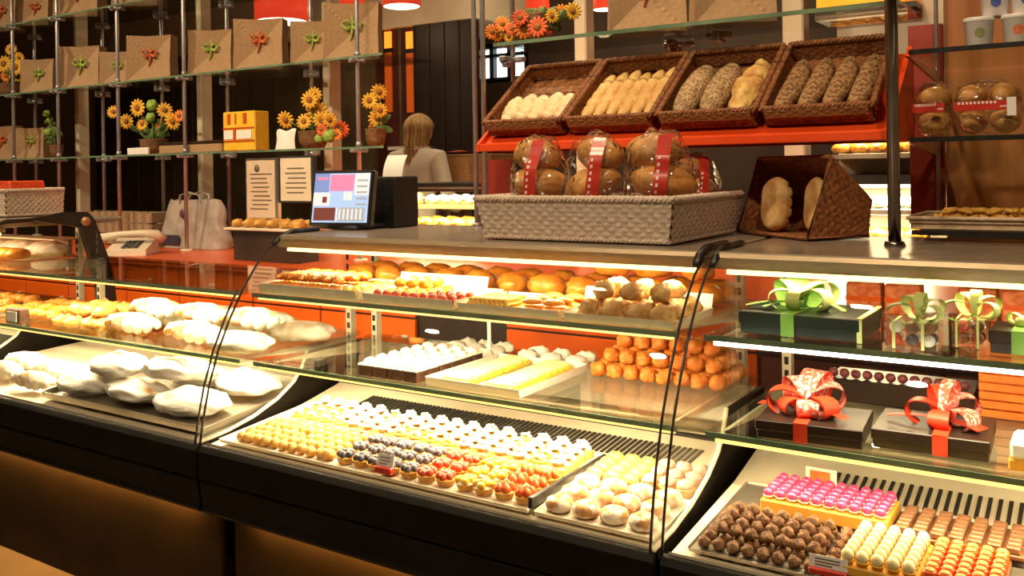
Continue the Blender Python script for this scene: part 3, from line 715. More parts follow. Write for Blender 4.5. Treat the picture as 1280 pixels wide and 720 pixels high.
# hands: a palm with five separate bent fingers each
for sg in (-1, 1):
    hp = [P(sg*.10,.33,1.10), P(sg*.085,.37,1.115), P(sg*.075,.40,1.12)]; he = [(0,1),(1,2)]; hr = [.02,.026,.022]
    for k, ln in enumerate((.06,.068,.062,.048)):
        x = sg*(.075-.018*(k-1.5)); b0 = len(hp)
        hp += [P(x,.42,1.125-.004*k), P(x-sg*.004,.42+ln*.5,1.12-.004*k), P(x-sg*.008,.42+ln*.8,1.098)]; he += [(2,b0),(b0,b0+1),(b0+1,b0+2)]; hr += [.0095,.009,.008]
    b0 = len(hp); hp += [P(sg*.045,.385,1.12), P(sg*.03,.41,1.11)]; he += [(1,b0),(b0,b0+1)]; hr += [.011,.009]
    skin('hand', hp, he, [r*s for r in hr], SKINM, t)
# head with its face turned away
hd = MB(); hc = Vector(P(0,.045,1.595))
hd.ell(hc, (.074*s, .095*s, .108*s), 20, 14)
hd.ell(hc+Vector((0,.095*s,-.012*s)), (.014*s,.02*s,.022*s), 8, 6)
for sg in (-1, 1):
    hd.ell(hc+Vector((sg*.074*s, .0,-.01*s)), (.012*s,.022*s,.032*s), 8, 6)
hd.build('head', SKINM, t)
for sg in (-1, 1): MB().ell(hc+Vector((sg*.03*s,.085*s,.008*s)), (.013*s,.010*s,.007*s), 8, 6).build('eye', DARKGREY, t)
MB().ell(hc+Vector((0,.088*s,-.055*s)), (.024*s,.008*s,.007*s), 10, 6).build('mouth', mat('lips', (.5, .16, .12), (.55, .2, .15), scale=30), t)
skin('jumper', [P(0,0,.90), P(0,.01,1.08), P(0,0,1.28), P(0,-.005,1.405), P(0,.01,1.45), P(.175,0,1.395), P(.24,.02,1.13), P(.175,.21,1.055), P(.125,.295,1.085), P(-.175,0,1.395), P(-.24,.02,1.13), P(-.175,.21,1.055), P(-.125,.295,1.085)],
     [(0,1),(1,2),(2,3),(3,4),(3,5),(5,6),(6,7),(7,8),(3,9),(9,10),(10,11),(11,12)],
     [tuple(x*s for x in r) if isinstance(r, tuple) else r*s for r in [(.19,.14),(.165,.125),(.185,.125),(.13,.10),(.065,.06),.078,.06,.05,.042,.078,.06,.05,.042]], JUMP, t)
skin('trousers', [P(0,0,.94), P(.095,0,.86), P(.10,.01,.48), P(.10,-.02,.10), P(-.095,0,.86), P(-.10,.01,.48), P(-.10,-.02,.10)], [(0,1),(1,2),(2,3),(0,4),(4,5),(5,6)], [tuple(x*s for x in r) if isinstance(r, tuple) else r*s for r in [(.175,.13),.105,.078,.06,.105,.078,.06]], TROU, t)
hr_ = MB()
def hairf(u, v):
    a = 2*PI*u
    r = .088+.012*math.sin(v*PI)+.004*math.sin(a*13)+.006*nz(u*9, v*2)
    if v < .4:
        th = v/.4*PI/2; q = math.sin(th); z = .115*math.cos(th)
    else: q = 1-.22*(v-.4)/.6; z = -(v-.4)/.6*.25
    y = math.sin(a)
    if y > 0 and v > .35: q *= 1-.55*min(1, (v-.35)/.1)*y
    tip = max(0, v-.7)/.3
    return hc+Vector((math.cos(a)*r*q*s*(1-.35*tip), (math.sin(a)*(r+.02)*q-.018-.045*max(0, v-.45)/.55)*s, (z-.085*tip*(1-abs(math.cos(a))))*s))
hr_.surf(hairf, 64, 22); hr_.build('hair', HAIR, t)
for sg in (-1, 1): MB().ell(P(sg*.10, .06, .035), (.045*s, .13*s, .035*s), 12, 8, flatten=-.03).build('shoe', BLACKM, t)

# brown wicker hamper with a red cloth behind, on a small table
hb, hb2 = atY(562, 225, 5.75), atY(600, 191, 5.75)
t = thing('side_table', 'dark side table carrying the wicker hamper beside the shopper', 'table', ((hb.x+hb2.x)/2+.1, 5.9, 0))
HZ = hb.z-.09
MB().box(hb.x-.05, hb2.x+.2, 5.70, 6.10, HZ-.03, HZ, b=.004).build('tabletop', DARKWOOD, t)
for x in (hb.x, hb2.x+.15):
    for y in (5.74, 6.06): MB().cyl((x, y, 0), (x, y, HZ-.03), .02, .025, 10).build('leg', DARKWOOD, t)
HAMPER = (hb.x, hb2.x+.12, 5.73, 6.03, HZ, hb2.z-.02)

# bakery display far behind the rack, with lit shelves
RY = 5.0
a, b = atY(1022, 250, RY), atY(1165, 250, RY)
zz = [atY(1090, y, RY).z for y in (303, 262, 192, 140)]
t = thing('bakery_cabinet', 'brightly lit bakery cabinet seen past the rack beside the dark wicker basket', 'cabinet', ((a.x+b.x)/2, RY, 0))
MB().box(a.x, b.x, RY, RY+.5, 0, zz[0]-.03, b=.004).build('base', DARKWOOD, t)
for z in (zz[0], zz[1], zz[2]): MB().box(a.x, b.x, RY, RY+.48, z-.025, z).build('shelf', STEEL, t)
MB().box(a.x, b.x, RY+.47, RY+.5, zz[0], 2.3).build('back_panel', CREAM, t)
MB().box(a.x, b.x, RY-.02, RY+.5, zz[2]-.16, zz[2]-.11).build('hood', BLACKM, t)
MB().box(a.x, b.x, RY, RY+.48, zz[3]+.1, zz[3]+.13).build('canopy', STEEL, t)
for k, (z, e) in enumerate([(zz[2]-.17, 40), (zz[1]-.03, 22), (zz[3]+.09, 16)]):
    MB().box(a.x+.05, b.x-.05, RY+.40, RY+.43, z-.02, z).build('light_tube', emit('cabinet_tube', (1, .82, .5), 3.0), t)
    L = bpy.data.lights.new('bakery_light', 'AREA'); L.shape = 'RECTANGLE'; L.size = b.x-a.x-.1; L.size_y = .05; L.energy = e; L.color = (1, .8, .45)
    o = bpy.data.objects.new('bakery_light', L); COL.objects.link(o); o.location = ((a.x+b.x)/2, RY+.1, z-.024)
BAK = (a.x, b.x, RY, zz)

# red drum pendants with glowing diffusers
REDSH = emit('red_lamp_shade', (.85, .06, .02), .55); DIFF = emit('lamp_diffuser', (1, .86, .62), 4.5)
def pendant(px, py, wpx, Y, label, hgt=.26):
    c = atY(px, py, Y); x, y, v = ray(px, py); r = wpx/FPX*(Y/y)/2
    t = thing('pendant_lamp', label, 'lamp', (c.x, Y, c.z), 'red drum pendant lamps')
    MB().lathe([(r, 0), (r, hgt), (r*.98, hgt), (r*.98, .005)], 28, c=(c.x, Y, c.z)).build('lamp_shade', REDSH, t)
    MB().lathe([(0, -.004), (r*.9, -.004), (r*.97, .004), (0, .006)], 28, c=(c.x, Y, c.z)).build('diffuser', DIFF, t)
    MB().cyl((c.x, Y, c.z+hgt), (c.x, Y, 3.75), .008, None, 8).build('cord', DARKGREY, t)
    L = bpy.data.lights.new('pendant_light', 'POINT'); L.energy = 5; L.color = (1, .7, .4); L.shadow_soft_size = .1
    o = bpy.data.objects.new('pendant_light', L); COL.objects.link(o); o.location = (c.x, Y, c.z-.15)
pendant(502, 8, 48, 6.6, 'red drum pendant lamp hanging before the beige bulkhead')
pendant(352, 27, 66, 6.0, 'wide red pendant lamp glowing above the orange ribboned bag')
pendant(436, 9, 40, 7.2, 'red pendant lamp hanging behind the end gift bag')
pendant(672, 14, 30, 6.6, 'small red pendant lamp behind the orange leaf garland')
pendant(754, 12, 26, 6.6, 'small red pendant lamp beside the bag on the rack')
# glowing orange light box over the far bakery counter
a, b = atY(1020, 14, 5.3), atY(1140, -30, 5.3)
t = thing('light_box', 'glowing orange light box above the bakery cabinet', 'light box', ((a.x+b.x)/2, 5.3, a.z))
MB().box(a.x, b.x, 5.3, 5.45, a.z, b.z, b=.01).build('glowing_panel', emit('orange_glow', (1, .30, .01), 1.1), t)
MB().box(a.x-.02, b.x+.02, 5.29, 5.46, a.z-.03, a.z).build('bottom_frame', BLACKM, t)
MB().cyl((a.x+.2, 5.38, b.z), (a.x+.2, 5.38, 3.75), .01, None, 8).build('hanger', BLACKM, t); MB().cyl((b.x-.2, 5.38, b.z), (b.x-.2, 5.38, 3.75), .01, None, 8).build('hanger', BLACKM, t)
# ------------------------------------------------------------------ wicker
def wick(mb, p00, p10, p01, p11, nst, nrow, amp, m=0, th=.006):
    p00, p10, p01, p11 = map(Vector, (p00, p10, p01, p11))
    n = (p10-p00).cross(p01-p00).normalized()
    for sd in (1, -1):
        def fn(u, v):
            a, b = p00.lerp(p10, u), p01.lerp(p11, u)
            if sd < 0: pass
            r = min(int(v*nrow), nrow-1); f = v*nrow-r
            s = 1 if r % 2 else -1
            d = amp*(.5*math.sin(PI*f) + .7*s*math.cos(PI*u*nst)*math.sin(PI*f))*1.0
            return a.lerp(b, v)+n*(sd*th*.5+(d if sd > 0 else d))
        k = len(mb.f)
        mb.surf(fn, nst*3, nrow*3, m, True)
        if sd < 0: mb.f[k:] = [f[::-1] for f in mb.f[k:]]
def braid(mb, loop, r, turns, m=0):
    L = [Vector(p) for p in loop]; k = len(L)
    # resample closed loop
    seg = [(L[i], L[(i+1) % k]) for i in range(k)]; tot = sum((b-a).length for a, b in seg); N = max(80, int(tot/.005)); N = min(N, 340)
    pts = []
    for i in range(N):
        d = tot*i/N
        for a, b in seg:
            l = (b-a).length
            if d <= l: pts.append(a.lerp(b, d/l)); break
            d -= l
    for ph in (0, 2*PI/3, 4*PI/3):
        q = []
        for i, p in enumerate(pts):
            t = (pts[(i+1) % N]-pts[i-1]).normalized(); x = t.cross(Vector((0, 0, 1))).normalized(); y = x.cross(t)
            a = 2*PI*turns*i/N+ph
            q.append(p+x*math.cos(a)*r*.62+y*math.sin(a)*r*.62)
        mb.tube(q, r*.62, 5, m, closed=True)
def basket(name, label, cat, w, l, h, fl, m, nst, nrow, amp=.0022, group=None, rim=.008):
    """open basket standing on z=0, base corner to corner (0..w, 0..l), flaring by fl"""
    t = thing(name, label, cat, (0, 0, 0), group)
    b = [(0, 0, .002), (w, 0, .002), (w, l, .002), (0, l, .002)]; T = [(-fl, -fl, h), (w+fl, -fl, h), (w+fl, l+fl, h), (-fl, l+fl, h)]
    body = MB()
    for i in range(4):
        j = (i+1) % 4; ln = (Vector(b[j])-Vector(b[i])).length
        wick(body, b[i], b[j], T[i], T[j], max(6, int(round(ln/w*nst))), nrow, amp)
    wick(body, b[0], b[1], b[3], b[2], nst, max(6, int(nst*l/w)), amp*.6)
    body.build('woven_body', m, t)
    r = MB(); per = 2*(w+l); braid(r, [(p[0], p[1], p[2]) for p in T], rim, int(per/.035)); r.build('braided_rim', m, t)
    r = MB(); braid(r, [(p[0], p[1], rim*.7) for p in b], rim*.7, int(per/.035)); r.build('base_rim', m, t)
    return t
# ------------------------------------------------------------------ bread rack: orange-red sloping shelf on red cheeks with chrome posts
RX0, RX1 = -1.70, -.475
SZ = 1.474; RY0 = 2.40; TILT = math.radians(36)
t = thing('bread_rack', 'orange-red sloping bread rack on dark chrome posts above the glass counter', 'rack', ((RX0+RX1)/2, RY0, ZT))
MB().box(RX0, RX1, RY0-.02, RY0, SZ-.020, SZ+.004, b=.002).build('front_fascia', REDSHELF, t)
MB().prism([(RY0, SZ-.018), (RY0, SZ), (RY0+.31, SZ+.31*math.tan(TILT)), (RY0+.32, SZ+.31*math.tan(TILT)-.014)], RX0, RX1).build('sloping_shelf', REDSHELF, t)
for x in (RX0-.012, RX1):
    MB().prism([(RY0-.02, SZ-.02), (RY0-.02, SZ+.004), (RY0+.31, SZ+.31*math.tan(TILT)+.02), (RY0+.32, SZ-.02)], x, x+.012).build('side_cheek', REDSHELF, t)
MB().box(RX0-.012, RX1+.012, RY0+.31, RY0+.32, SZ-.02, SZ+.31*math.tan(TILT)-.02).build('back_board', REDPAINT, t)
# red support panels
pa, pb = atY(600, 290, 2.57), atY(638, 290, 2.57)
k = MB(); k.box(pa.x, pb.x, 2.581, 2.595, ZT+.001, SZ-.045); k.box(pa.x, pa.x+.03, 2.595, 2.615, ZT+.001, SZ-.05)
k.build('support_panel', REDPAINT, t)
def rpost(px, py, Y, r, top=3.3, nm='post', m=DCHROME):
    x = atY(px, py, Y).x
    p = MB().cyl((x, Y, ZT+.001), (x, Y, top), r, None, 14).build(nm, m, t)
    MB().cyl((x, Y, ZT+.0005), (x, Y, ZT+.012), r*1.7, r*1.5, 18).build('foot_flange', m, p)
    return x
PXR = rpost(1116, 150, 2.30, .0145)
for px, Y in ((605, 2.46), (594, 2.575)): rpost(px, 150, Y, .0085, m=CHROME)
rpost(848, 40, 2.58, .010, m=CHROME) if False else None
GZ = 1.815; GY0 = 2.50
g = MB(); g.box(RX0-.02, RX1+.02, GY0, 2.80, GZ-.010, GZ); g.box(RX0-.02, RX1+.02, GY0-.004, GY0-.0005, GZ-.011, GZ+.001, 1)
g.build('glass_shelf', [SHELFGLASS, EDGEGLASS], t)
for px in (640, 848):
    x = atY(px, 60, 2.78).x
    p = MB().cyl((x, 2.785, SZ+.24), (x, 2.785, 3.3), .009, None, 12).build('post', CHROME, t)
    q = MB(); q.box(x-.05, x+.05, 2.77, 2.80, GZ-.030, GZ-.0115, b=.004); q.box(x-.014, x+.014, 2.71, 2.80, GZ-.030, GZ-.0115, b=.004); q.cyl((x, 2.74, GZ-.05), (x, 2.74, GZ-.03), .014, .018, 10); q.build('cross_bracket', CHROME, p)
x = atY(898, 45, 2.66).x
q = MB(); q.box(x-.04, x+.04, 2.65, 2.67, GZ-.034, GZ-.0115, b=.004); q.box(x-.012, x+.012, 2.63, 2.69, GZ-.045, GZ-.0115, b=.004); q.build('shelf_clamp', CHROME, t)

# breads
CRUST = mat('golden_crust', (.42, .16, .03), (.70, .38, .11), rough=.5, scale=12, bump=.35, bscale=60)
BAGU = mat('baguette_crust', (.55, .28, .07), (.80, .52, .20), rough=.55, scale=16, bump=.35, bscale=60)
PALE = mat('pale_floured_crust', (.66, .46, .22), (.86, .70, .45), rough=.7, scale=18, bump=.3, bscale=50)
SEEDY = mat('seeded_crust', (.24, .13, .05), (.56, .38, .20), rough=.7, scale=120, bump=.6, bscale=160, lo=.42, hi=.58)
CHEESE = mat('cheese_topped_crust', (.52, .22, .05), (.86, .60, .20), rough=.5, scale=30, bump=.7, bscale=50)
ROLL = mat('brown_roll_crust', (.52, .23, .055), (.78, .45, .15), rough=.5, scale=14, bump=.2, bscale=60)
CRUMB = mat('torn_crumb', (.78, .58, .28), (.86, .70, .42), rough=.8, scale=60, bump=.4)
def loaf_mb(L, r, slashes=4, amp=.12, seed=0, taper=.75, flat=.85, bend=0.):
    """a loaf lying along y, base on z=0"""
    m = MB()
    def fn(u, v):
        yy = -1+2*v; a = 2*PI*u
        rad = r*max(.02, (1-abs(yy)**(2.6 if taper > .7 else 2.0)))**.5*(1+amp*nz(yy*3+seed, math.cos(a), math.sin(a)))
        x, z = math.cos(a)*rad, math.sin(a)*rad*flat
        if slashes:
            ph = (yy*.5+.5)*slashes+.35*math.cos(a)
            f = ph-math.floor(ph)
            if math.sin(a) > .15: z -= r*.22*math.exp(-((f-.5)/.12)**2)*min(1, (math.sin(a)-.15)*2)*(1 if abs(yy) < .85 else 0)
        if z < -r*.45: z = -r*.45+(z+r*.45)*.15
        return (x+bend*(1-yy*yy), yy*L/2, z+r*.53)
    m.surf(fn, 20, 40)
    return m
def in_basket(o, bx, ux, uy, uz, lean=0., yaw=0.):
    """lays a thing in a tilted basket: basket base corner bx, offsets along its width, slope and depth"""
    Mx = Matrix.Translation(bx) @ Matrix.Rotation(TILT, 4, 'X') @ Matrix.Translation((ux, uy, uz)) @ Matrix.Rotation(yaw, 4, 'Z') @ Matrix.Rotation(lean, 4, 'X')
    o.location = Mx.translation; o.rotation_euler = Mx.to_euler()
proto_b = None
BL = .33; BH = .054
bx_px = [(613, 705), (711, 812), (830, 948), (958, 1095)]
lab = ['brown wicker basket of pale short rolls, farthest from the chrome post', 'brown wicker basket of slim golden baguettes on the red rack', 'brown wicker basket holding two seeded loaves and a cheese loaf', 'brown wicker basket of long seeded loaves beside the thick chrome post']
BC = []
xs0 = [RX0+.019, -1.3815, -1.080, -.7785]
for i in range(4):
    w = .270
    if proto_b is None:
        proto_b = basket('wicker_basket', lab[0], 'basket', w, BL, BH, .006, WICKER, 16, 6, group='wicker bread baskets on the rack')
        f = MB(); wick(f, (.004, -.013, BH-.024), (w-.004, -.013, BH-.024), (.004, -.012, BH+.001), (w-.004, -.012, BH+.001), 16, 3, .002)
        f.build('front_band', WICKERL, proto_b)
    o = place(proto_b, (0, 0, 0), 0, lab[i], 'wicker bread baskets on the rack')
    c = Vector((xs0[i], RY0+.026, SZ+.031))
    o.location = c; o.rotation_euler = (TILT, 0, 0); BC.append(c)
def bread_t(name, m, mt, label, cat, group):
    o = m.build(name, mt); return tag(o, label, cat, group)
pr = bread_t('bread_roll', loaf_mb(.15, .030, 3, .15, 2), PALE, '', 'bread roll', 'pale rolls')
LR = 'short pale floured roll lying in the basket farthest from the chrome post'
for k in range(5):
    o = place(pr, (0,0,0), 0, LR, 'short pale rolls'); in_basket(o, BC[0], .035+.050*k, .105+.012*(k % 2), .010, 0, .12)
pg = bread_t('baguette', loaf_mb(.27, .0235, 6, .08, 3), BAGU, '', 'baguette', 'baguettes')
for k in range(6):
    o = place(pg, (0,0,0), 0, 'slim golden baguette lying with its fellows in the second basket', 'slim baguettes'); in_basket(o, BC[1], .030+.0415*k, .155+.01*(k % 3), .010, 0, -.02)
ps = bread_t('seeded_loaf', loaf_mb(.26, .040, 0, .08, 5, .8), SEEDY, '', 'bread loaf', None)
for k, lb in enumerate(('fat grey seeded loaf at the outer side of the third basket', 'fat grey seeded loaf next to the cheese loaf')):
    o = place(ps, (0,0,0), 0, lb, 'fat seeded loaves'); in_basket(o, BC[2], .052+.081*k, .150, .010, 0, -.05)
o = bread_t('cheese_loaf', loaf_mb(.27, .040, 0, .45, 9, .8), CHEESE, 'lumpy golden cheese topped loaf in the third basket', 'bread loaf', None); in_basket(o, BC[2], .219, .152, .010, 0, -.06)
pl = bread_t('long_seeded_loaf', loaf_mb(.27, .030, 0, .08, 11, .8, bend=.008), mat('brown_seeded_crust', (.17, .075, .024), (.46, .26, .11), rough=.7, scale=110, bump=.6, bscale=160, lo=.42, hi=.6), '', 'bread loaf', None)
for k in range(4):
    o = place(pl, (0,0,0), 0, 'long curved seeded loaf in the basket by the thick chrome post', 'long seeded loaves'); in_basket(o, BC[3], .033+.064*k, .150, .010, 0, -.06)

# big slope-fronted brown basket with loaves at the counter end, turned towards the till
bb = thing('wicker_hamper', 'large dark slope-fronted wicker basket of loaves next to the white basket', 'basket')
HW = .325; Q = [(0, .004), (.075, .212), (.195, .095), (.185, .004)]
m = MB()
for (y0, z0), (y1, z1) in ((Q[1], Q[2]), (Q[2], Q[3])): wick(m, (-HW, y0, z0), (0, y0, z0), (-HW, y1, z1), (0, y1, z1), 18, 8, .0022)
wick(m, (-HW, Q[0][0], Q[0][1]), (0, Q[0][0], Q[0][1]), (-HW, Q[3][0], Q[3][1]), (0, Q[3][0], Q[3][1]), 18, 8, .0015)
m.build('woven_back', WICKER, bb)
for x in (-HW, 0):
    m = MB(); wick(m, (x, Q[0][0], Q[0][1]), (x, Q[3][0], Q[3][1]), (x, Q[1][0], Q[1][1]), (x, Q[2][0], Q[2][1]), 14, 13, .0022); m.build('woven_side', WICKER, bb)
m = MB()
for x in (-HW, 0): m.tube([(x, y, z) for y, z in Q], .007, 8, closed=True)
for y, z in Q: m.tube([(-HW, y, z), (0, y, z)], .006, 8)
m.build('bound_edges', WICKER, bb)
hc_ = atZ(1010, 302, ZT); HA = math.radians(-38)
bb.location = (hc_.x, hc_.y, ZT+.004); bb.rotation_euler = (0, 0, HA)
def in_big(o, x, y, rx, rz):
    Mx = Matrix.Translation(bb.location) @ Matrix.Rotation(HA, 4, 'Z') @ Matrix.Translation((x, y, .008)) @ Matrix.Rotation(rz, 4, 'Z') @ Matrix.Rotation(rx, 4, 'X')
    o.location = Mx @ Vector((0, 0, 0)); o.rotation_euler = Mx.to_euler()
SCORED = mat('scored_pale_crust', (.46, .22, .06), (.74, .50, .22), rough=.65, scale=22, bump=.4, bscale=40)
m = loaf_mb(.135, .044, 5, .06, 21); m.v = [(x, z-.046, y+.068) for x, y, z in m.v]; m.f = [f[::-1] for f in m.f]
pf = bread_t('farmhouse_loaf', m, SCORED, '', 'bread loaf', None)
o = place(pf, (0,0,0), 0, 'pale scored loaf standing in front in the large dark wicker basket', 'upright loaves'); in_big(o, -.185, .050, -.12, 0); o.scale = (1.1, 1.1, 1.1)
o = place(pf, (0,0,0), 0, 'browner loaf peeping over the pale scored loaf in the dark basket', 'upright loaves', sc=1.05); in_big(o, -.10, .105, -.12, 0); o.scale = (.85, .7, 1.1)

# ------------------------------------------------------------------ white wicker basket of bagged breads
wa = atZ(628, 297, ZT); wb_ = atZ(841, 308, ZT)
WX0, WX1, WYF = -1.475, -.925, 2.095
wbk = basket('white_wicker_basket', 'long white wicker basket of bagged breads on the glass counter', 'basket', WX1-WX0, .46, .112, .022, WWICK, 32, 9, amp=.0028, rim=.009)
wbk.location = (WX0, WYF, ZT+.004)
REDLAB = mat('red_label_film', (.50, .035, .025), (.56, .05, .03), rough=.25, scale=10)
WHITELET = mat('label_white_print', (.78, .66, .6), (.82, .7, .64), rough=.5, scale=10)
def bread_bag(seed, rx=.098, rz=.148, loaves=3):
    rn = random.Random(seed)
    t = thing('bagged_bread', '', 'bagged bread')
    ang = [-1.1, .0, 1.1]
    for k in range(loaves):
        m = MB(); M = Matrix.Translation((rn.uniform(-.014, .014), .015*(k-1), .052+.088*k)) @ Matrix.Rotation(rn.uniform(-.35, .35), 4, 'Y') @ Matrix.Rotation(rn.uniform(0, 3), 4, 'Z')
        m.ell((0, 0, 0), (rx*(.90, .95, .78)[k], rx*(.80, .86, .70)[k], .052), 22, 12, 0, M, amp=.12, fr=2.2, seed=seed+k)
        m.build('flat_loaf', CRUST, t)
    w = MB()
    w.ell((0, 0, rz), (rx, rx*.92, rz), 36, 22, 0, amp=.16, fr=2.6, seed=seed)
    w.build('cellophane_wrap', WRAP, t)
    lb = MB()
    def strip(u, v, o=0):
        th = .28+v*2.3; d = Vector((0+.02, -math.sin(th), -math.cos(th)*1))
        kx = 1+.16*noise.noise(d*2.6+Vector((seed*7.3, seed*3.1, seed)))
        return (-.030+.05*v*.9+.038*(u-.5)+o, -math.sin(th)*rx*.92*kx*1.012-.0015, rz-math.cos(th)*rz*kx)
    lb.surf(strip, 4, 20, 0)
    for i in range(11):      # unreadable white print along the band's edge
        v0 = .18+i*.055
        lb.surf(lambda u, v: (lambda p: (p[0]-.0125+.007*u, p[1]-.0012, p[2]))(strip(.5, v0+.028*v)), 1, 1, 1)
    lb.build('red_label_band', [REDLAB, WHITELET], t)
    return t
bag_spec = [(675, 2.25, 'bagged flat breads at the far end of the white basket', 0.1, .93), (746, 2.25, 'bagged flat breads second along in the white basket', .35, .93), (824, 2.25, 'bagged flat breads third along, nearest the white basket corner', .5, .95), (868, 2.455, 'small bagged bun tucked behind at the white basket end', 1.0, .74)]
for i, (px, Y, lb, rz, sc) in enumerate(bag_spec):
    o = bread_bag(i+3); x = atY(px, 220, Y).x
    o.location = (x, Y, ZT+.022); o.rotation_euler = (0, 0, rz*.6+.2); o.scale = (sc, sc, sc*1.0)
    o['label'] = lb; o['group'] = 'bagged flat breads'
# ------------------------------------------------------------------ right: veneered back panel with glass shelves
VY = 2.92
t = thing('shelf_unit', 'brown veneered wall shelf unit with glass shelves behind the chocolate counter', 'shelf unit', (0, VY, ZT))
vx0 = atY(1182, 150, VY).x
MB().box(vx0, .62, VY, VY+.03, ZT+.001, 3.3).build('veneer_panel', WOOD, t)
rx0 = atY(1147, 150, 2.80).x
MB().box(vx0-.095, vx0-.003, VY-.02, VY+.01, ZT+.001, 1.80).build('red_side_panel', REDPAINT, t)
for nm, z in (('glass_shelf', 1.672), ('glass_shelf', 1.458), ('glass_shelf', 1.232)):
    s = MB(); x0 = PXR+.02
    s.box(x0, .55, 2.40, VY-.025, z-.010, z); s.box(x0, .55, 2.396, 2.3995, z-.011, z+.001, 1); s.build(nm, [SHELFGLASS, BLACKM], t)
    b = MB(); b.prism([(2.42, z-.011), (VY-.03, z-.011), (VY-.03, z-.045)], vx0-.02, vx0-.012); b.build('shelf_bracket', STEEL, t)
x = atY(1172, 150, VY-.05).x
MB().cyl((x, VY-.05, ZT+.001), (x, VY-.05, 3.3), .006, None, 10).build('thin_post', CHROME, t)
SA, SB, SC_ = 1.673, 1.459, 1.233
# tubs
TUB = mat('white_card_tub', (.72, .68, .66), (.76, .72, .7), rough=.4, scale=10)
def tub(px, bot, z, Y, col, label, stack=False):
    c = atY(px, bot, Y)
    t = thing('card_tub', label, 'tub', (c.x, Y, z), 'white tubs')
    MB().lathe([(.026, .0005), (.0285, .003), (.033, .060), (.0335, .0605)], 28, c=(c.x, Y, z)).build('cup', TUB, t)
    MB().lathe([(.0338, .0608), (.0348, .062), (.0348, .069), (.033, .0715), (0, .0715)], 28, c=(c.x, Y, z)).build('lid', WHITEP, t)
    d = MB()
    def disc(u, v):     # printed disc wrapped on the cup's front
        a = -PI/2+.16+(u-.5)*.75*1.0; zz_ = .033+(v-.5)*.024; rr = .0282+(.0332-.0282)*(zz_/.062)
        q = Vector((u-.5, v-.5)); 
        return (c.x+math.cos(a)*(rr+.0006), Y+math.sin(a)*(rr+.0006), z+zz_)
    m = 18; vs = [disc(.5, .5)]+[disc(.5+.5*math.cos(2*PI*k/m), .5+.5*math.sin(2*PI*k/m)) for k in range(m)]
    d.add(vs, [(0, 1+k, 1+(k+1) % m) for k in range(m)])
    d.build('printed_disc', mat('disc_'+col[0], col[1], tuple(x*1.1 for x in col[1]), rough=.5, scale=20), t)
OLV, BLU, ORD = ('olive', (.22, .24, .10)), ('blue', (.06, .09, .32)), ('coral', (.62, .16, .06))
tub(1224, 52, SA, 2.47, OLV, 'white lidded tub with olive round mark on the upper glass shelf')
tub(1272, 50, SA, 2.47, ORD, 'white lidded tub with coral round mark on the upper glass shelf')
tub(1244, 20, SA+.0725, 2.49, BLU, 'white lidded tub with blue round mark stacked above two others')
tub(1282, 20, SA+.0725, 2.49, BLU, 'white lidded tub stacked above the coral marked one')
# bagged rolls
def roll_bag(label, px0, px1, py, z, Y, n, seed, sticker):
    a, b = atY(px0, py, Y), atY(px1, py, Y); cx = (a.x+b.x)/2; w = (b.x-a.x)/2
    t = thing('bagged_rolls', label, 'bagged rolls', (cx, Y, z), 'bagged rolls')
    rn = random.Random(seed)
    rr = w/n*1.0
    for i in range(n):
        for k in range(2):
            m = MB(); m.ell((cx-w+w/n*(2*i+1), Y-.005*k, z+.037+.060*k), (rr*.96, .060, .031), 18, 10, 0, Matrix.Identity(4), amp=.10, fr=2, seed=seed+i*3+k); m.build('bread_roll', ROLL, t)
    w_ = MB()
    w_.ell((cx, Y, z+.071), (w*1.06, .078, .069), 34, 18, 0, amp=.10, fr=3, seed=seed, fn=lambda p: Vector((math.copysign(abs(p.x/w)**.8*w, p.x), math.copysign(abs(p.y/.078)**.7*.078, p.y), math.copysign(abs(p.z/.069)**.75*.069, p.z))))
    w_.build('cellophane_wrap', WRAP, t)
    l = MB(); l.box(cx-w*.92, cx+w*.80, Y-.0865, Y-.0855, z+.060, z+.082)
    for i in range(10): l.box(cx-w*.8+i*w*.12, cx-w*.8+i*w*.12+w*.07, Y-.0872, Y-.0865, z+.075, z+.081, 1)
    l.box(cx+w*.45, cx+w*.75, Y-.0872, Y-.0865, z+.066, z+.069, 1)
    l.build('red_label_band', [REDLAB, WHITELET], t)
    if sticker: MB().box(cx+w*.66, cx+w*.93, Y-.089, Y-.0876, z+.045, z+.088).build('price_sticker', WHITEP, t)
roll_bag('cellophane bag of brown rolls with white price sticker on the glass shelf', 1196, 1278, 165, SB, 2.50, 2, 5, True)
roll_bag('smaller bag of brown rolls next to the chrome post, without sticker', 1147, 1192, 165, SB, 2.50, 1, 9, False)
# tray of twisted cookies
WTRAY = mat('pale_cane_tray', (.62, .46, .32), (.74, .58, .42), rough=.6, scale=50, bump=.3)
x0 = atY(1135, 280, 2.44).x
t = thing('cane_tray', 'pale cane tray of twisted cookies on the lowest glass shelf', 'tray', (x0, 2.44, SC_))
m = MB(); m.box(x0+.01, .5, 2.44, 2.72, SC_+.001, SC_+.006); m.build('tray_base', WTRAY, t)
r = MB()
for k in range(3): r.tube([(x0+.01-.006*k, 2.45-.006*k, SC_+.009+.009*k), (.5, 2.45-.006*k, SC_+.009+.009*k), (.5, 2.71+.006*k, SC_+.009+.009*k), (x0+.01-.006*k, 2.71+.006*k, SC_+.009+.009*k)], .0055, 6, closed=True)
r.build('woven_rim', WTRAY, t)
COOK = mat('golden_cookie', (.55, .26, .04), (.80, .47, .10), rough=.6, scale=60, bump=.3)
pk = MB()
pk.tube([(.017*math.cos(a)*(1 if a < 3.3 else .8), .012*math.sin(a), .006+.0035*math.sin(a*1.5)) for a in [i*.45 for i in range(15)]], .0055, 6)
pk = tag(pk.build('twisted_cookie', COOK), '', 'cookie')
rn = random.Random(3)
n = 0
